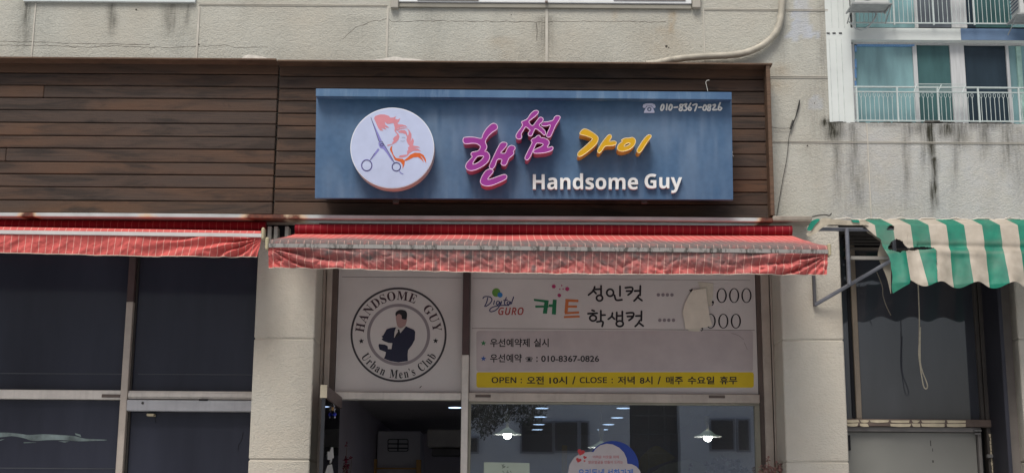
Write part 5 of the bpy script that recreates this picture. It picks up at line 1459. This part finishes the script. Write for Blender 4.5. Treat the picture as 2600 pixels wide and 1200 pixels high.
def railing(label, ytop, ybot, posts, x0, x1, y2=None):
    root = thing("balcony_railing", label, "railing", (pt(x0, ybot, YA - .1).x, YA - .1, pt(2350, ybot, YA - .1).z), "white balcony railings of the apartment block")
    Yr = YA - .12
    m_ = MB(); m_.bx(x0, ytop, x1, ytop + 3.4, Yr - .02, Yr + .03, .005); m_.build("top_rail", M_rail, root)
    if y2: m_ = MB(); m_.bx(x0, y2, x1, y2 + 2.4, Yr - .012, Yr + .02); m_.build("middle_rail", M_rail, root)
    m_ = MB(); m_.bx(x0, ybot - 1.2, x1, ybot + 1.4, Yr - .012, Yr + .02); m_.build("bottom_rail", M_rail, root)
    for x in posts:
        m_ = MB(); c_ = pt(x, (ytop + ybot) / 2, Yr).x
        m_.box((c_ - .018, Yr - .022, pt(x, ybot + 5, Yr).z), (c_ + .018, Yr + .018, pt(x, ytop + 2, Yr).z), .004); m_.build("post", M_rail, root)
    ya = y2 + 2.4 if y2 else ytop + 3
    X = pt(x0, ybot, Yr).x + .07; X1 = pt(x1, ybot, Yr).x
    zt_, zb__ = pt(2385, ya, Yr).z, pt(2385, ybot, Yr).z
    pitch = 11.8 / F * (YA + 8.1)
    n_ = 0
    PXs = [pt(x, ybot, Yr).x for x in posts]
    while X < X1 and n_ < 90:
        if all(abs(X - q) > .03 for q in PXs):
            m_ = MB(); h = zt_ - zb__
            m_.tube([(X, Yr, zb__), (X, Yr, zb__ + h * .80)], .0072, 5, False)
            for sg in (-1, 1):
                m_.tube([(X, Yr, zb__ + h * .80), (X + sg * .022, Yr, zb__ + h * .87), (X + sg * .024, Yr, zb__ + h * .93), (X + sg * .004, Yr, zb__ + h)], .006, 4, False)
            m_.build("baluster", M_rail, root)
        X += pitch; n_ += 1
railing("white railing across the lower balcony, holding the wire drying rack", 220, 307, (2176, 2279, 2382, 2485, 2588, 2690), 2169, 2720, 233)
railing("white railing across the upper balcony, cut off by the top of the picture", -42, 59, (2166, 2268, 2368, 2471, 2575, 2680), 2164, 2720, -28)
# drying rack
k = MB(); Yr = YA - .14
P_ = [pt(2328, 213, Yr), pt(2452, 214, Yr), pt(2443, 235, Yr - .38), pt(2320, 234, Yr - .38)]
zr = P_[0].z
k.tube([P_[0], P_[1]], .008, 5); k.tube([P_[3], P_[2]], .008, 5); k.tube([P_[0], P_[3]], .008, 5); k.tube([P_[1], P_[2]], .008, 5)
for i in range(1, 6): k.tube([P_[0].lerp(P_[3], i / 6), P_[1].lerp(P_[2], i / 6)], .004, 4)
k.tube([pt(2390, 216, Yr - .05), pt(2380, 236, Yr - .3)], .01, 5)
tag(k.build("drying_rack", M_rail), "small wire drying rack fixed on the lower white balcony railing", "drying rack")
def condenser(label, x0, x1, y0, y1, Yf, depth, side):
    c_ = pt((x0 + x1) / 2, y1, Yf)
    root = thing("air_conditioner", label, "air conditioner", c_, "outdoor air conditioners on the balconies")
    MB().bx(x0, y0, x1, y1, Yf, Yf + depth, .01).build("case", mk("ac casing", 'bdbfbb', .5, .06), root)
    fx = x0 + (x1 - x0) * .38; rad = (y1 - y0) * .4
    k_ = MB(); k_.prism(pv(Yf - .004), ring(fx, (y0 + y1) / 2, rad, rad, 28), 0, .003); fg = k_.build("fan_opening", mk("fan shadow", '3d4246', .6), root)
    k_ = MB()
    for r_ in (.95, .7, .45, .2): k_.prism(pv(Yf - .010), ring(fx, (y0 + y1) / 2, rad * r_, rad * r_, 28), 0, .004, [ring(fx, (y0 + y1) / 2, rad * r_ - 1, rad * r_ - 1, 28)])
    k_.build("fan_guard", mk("guard white", 'b5b9b6', .5), fg)
    # steel cradle
    k_ = MB(); zt_ = pt(x0, y1, Yf).z - .012
    xa_, xb_ = pt(x0, y1, Yf).x - .05, pt(x1, y1, Yf).x + .05
    for yy in (Yf - .04, Yf + depth + .02): k_.box((xa_, yy - .015, zt_ - .03), (xb_, yy + .015, zt_))
    for xx_ in (xa_, xb_): k_.box((xx_ - .015, Yf - .04, zt_ - .031), (xx_ + .015, Yf + depth + .1, zt_ - .001))
    for xx_ in (xa_, xb_): k_.tube([(xx_, Yf - .03, zt_ - .03), (xx_, Yf + depth + .08, zt_ - .26)], .012, 5)
    k_.box((xa_, Yf - .03, zt_ - .008), (xb_, Yf + depth + .02, zt_ - .002)); k_.build("cradle", mk("cradle steel", '8f918f', .5, .2), root)
    if side:
        k_ = MB(); xs_ = pt(x0, y1, Yf).x
        for i in range(7):
            zz = pt(x0, y0 + (y1 - y0) * (.08 + .12 * i), Yf).z; k_.box((xs_ - .006, Yf + .03, zz), (xs_ - .001, Yf + depth - .03, zz + .03))
        k_.build("side_grille", mk("grille blue grey", '4c5563', .6), root)
condenser("air conditioner on a steel cradle over the upper balcony's left end, trailing a hose", 2170, 2256, -56, 8, YA - .72, .42, False)
condenser("air conditioner on the upper balcony at the right edge of the picture", 2588, 2690, -40, 34, YA - .80, .5, True)
o = MB().tube([pt(x, y, YA - .2) for x, y in catmull([(2224, 32), (2222, 45), (2212, 60), (2198, 73), (2186, 77), (2172, 72), (2164, 62), (2155, 55)], 4, False)], .018, 7); tag(o.build("drain_pipe", mk("grey pvc", 'a9adab', .5), None, True), "pale drain hose looping from the left air conditioner over the white wall", "hose")

# ------------------------------------------------------------------ across the street (seen only mirrored in the glass)
def vm(x, y, Yv):                                # a point that appears at pixel (x,y) as a mirror image in the shop glass
    p = pt(x, y, Yv); return Vector((p.x, 2 * YS - Yv, p.z))
YV = 24.0
ob = thing("white_house", "pale house across the street, mirrored in the salon window", "house", (vm(1400, 1200, YV).x, 2 * YS - YV, 0))
def mbx(mb, x0, y0, x1, y1, Yv, d):
    a, b = vm(x0, (y0 + y1) / 2, Yv), vm(x1, (y0 + y1) / 2, Yv); za, zb = vm((x0 + x1) / 2, y0, Yv).z, vm((x0 + x1) / 2, y1, Yv).z
    mb.box((a.x, a.y, zb), (b.x, a.y - d, za)); return mb
k = mbx(MB(), 900, 900, 1600, 1540, YV, 5); mbx(k, 1730, 900, 2160, 1540, YV, 5); k.build("wall", mk("pale house wall", 'd0d4da', .8, .08, 1), ob)
for a_ in ((1325, 1072, 1402, 1146), (1410, 1072, 1465, 1142), (1475, 1072, 1492, 1140), (1192, 1112, 1212, 1145), (1807, 1066, 1862, 1138), (1876, 1066, 1900, 1140), (1960, 1060, 2060, 1140)):
    fr = mbx(MB(), a_[0] - 5, a_[1] - 5, a_[2] + 5, a_[3] + 5, YV - .08, .1).build("window", mk("grey window frame", '9094a0', .6), ob)
    mbx(MB(), *a_, YV - .12, .05).build("pane", mk("night blue pane", '14171f', .3), fr)
tw = thing("dark_office", "dark glazed building across the street, mirrored in the salon window", "building", (vm(1665, 1200, YV + 1).x, 2 * YS - YV - 1, 0))
mbx(MB(), 1601, 880, 1729, 1540, YV + .6, 5).build("curtain_wall", mk("blue black cladding", '15181f', .4, .1), tw)
k = MB()
for x in (1605, 1648, 1690, 1722): mbx(k, x - 1, 880, x + 1, 1540, YV + .5, .06)
for y in (1053, 1100, 1148): mbx(k, 1601, y - 1.5, 1729, y + 1.5, YV + .45, .06)
k.build("glazing_bar", mk("glazing bar", '4a505a', .5), tw)
tr = thing("street_tree", "dark leafy tree across the street, mirrored at the top of the salon window", "tree", (vm(1260, 1200, 20).x, 2 * YS - 20, 0))
c_ = vm(1262, 1000, 20)
MB().tube([(c_.x - 1.9, c_.y, -.2), (c_.x - 1.85, c_.y, 1.5), (c_.x - 1.5, c_.y, 3.0), (c_.x, c_.y, c_.z)], [.14, .12, .1, .05], 8).build("trunk", mk("bark", '3b3129', .9, .3, 20), tr)
k = MB()
for i in range(9000):
    v = Vector((random.gauss(0, 1), random.gauss(0, 1), random.gauss(0, 1))).normalized() * random.random() ** .35
    p = c_ + Vector((v.x * 1.15, v.y * .8, v.z * .74 + .18 * math.sin(v.x * 7)))
    a = Vector((random.gauss(0, 1), random.gauss(0, 1), random.gauss(0, 1))).normalized(); b = a.cross(Vector((.2, .4, .9))).normalized(); s = random.uniform(.025, .05)
    k.add([p, p + a * s + b * s * .4, p + a * s * 2, p + a * s - b * s * .4], [(0, 1, 2, 3)])
k.build("crown", mk("tree leaves", '1f2916', .7, .4, 12), tr)
o = MB().box((vm(2160, 1000, YV).x + .05, 2 * YS - YV - 1, -.2), (16, 2 * YS - YV - 7, 4.2)).build("low_house", mk("lavender rendered house", '7a7786', .85, .15, 1)); tag(o, "low lavender grey house across the street, behind the camera", "house")
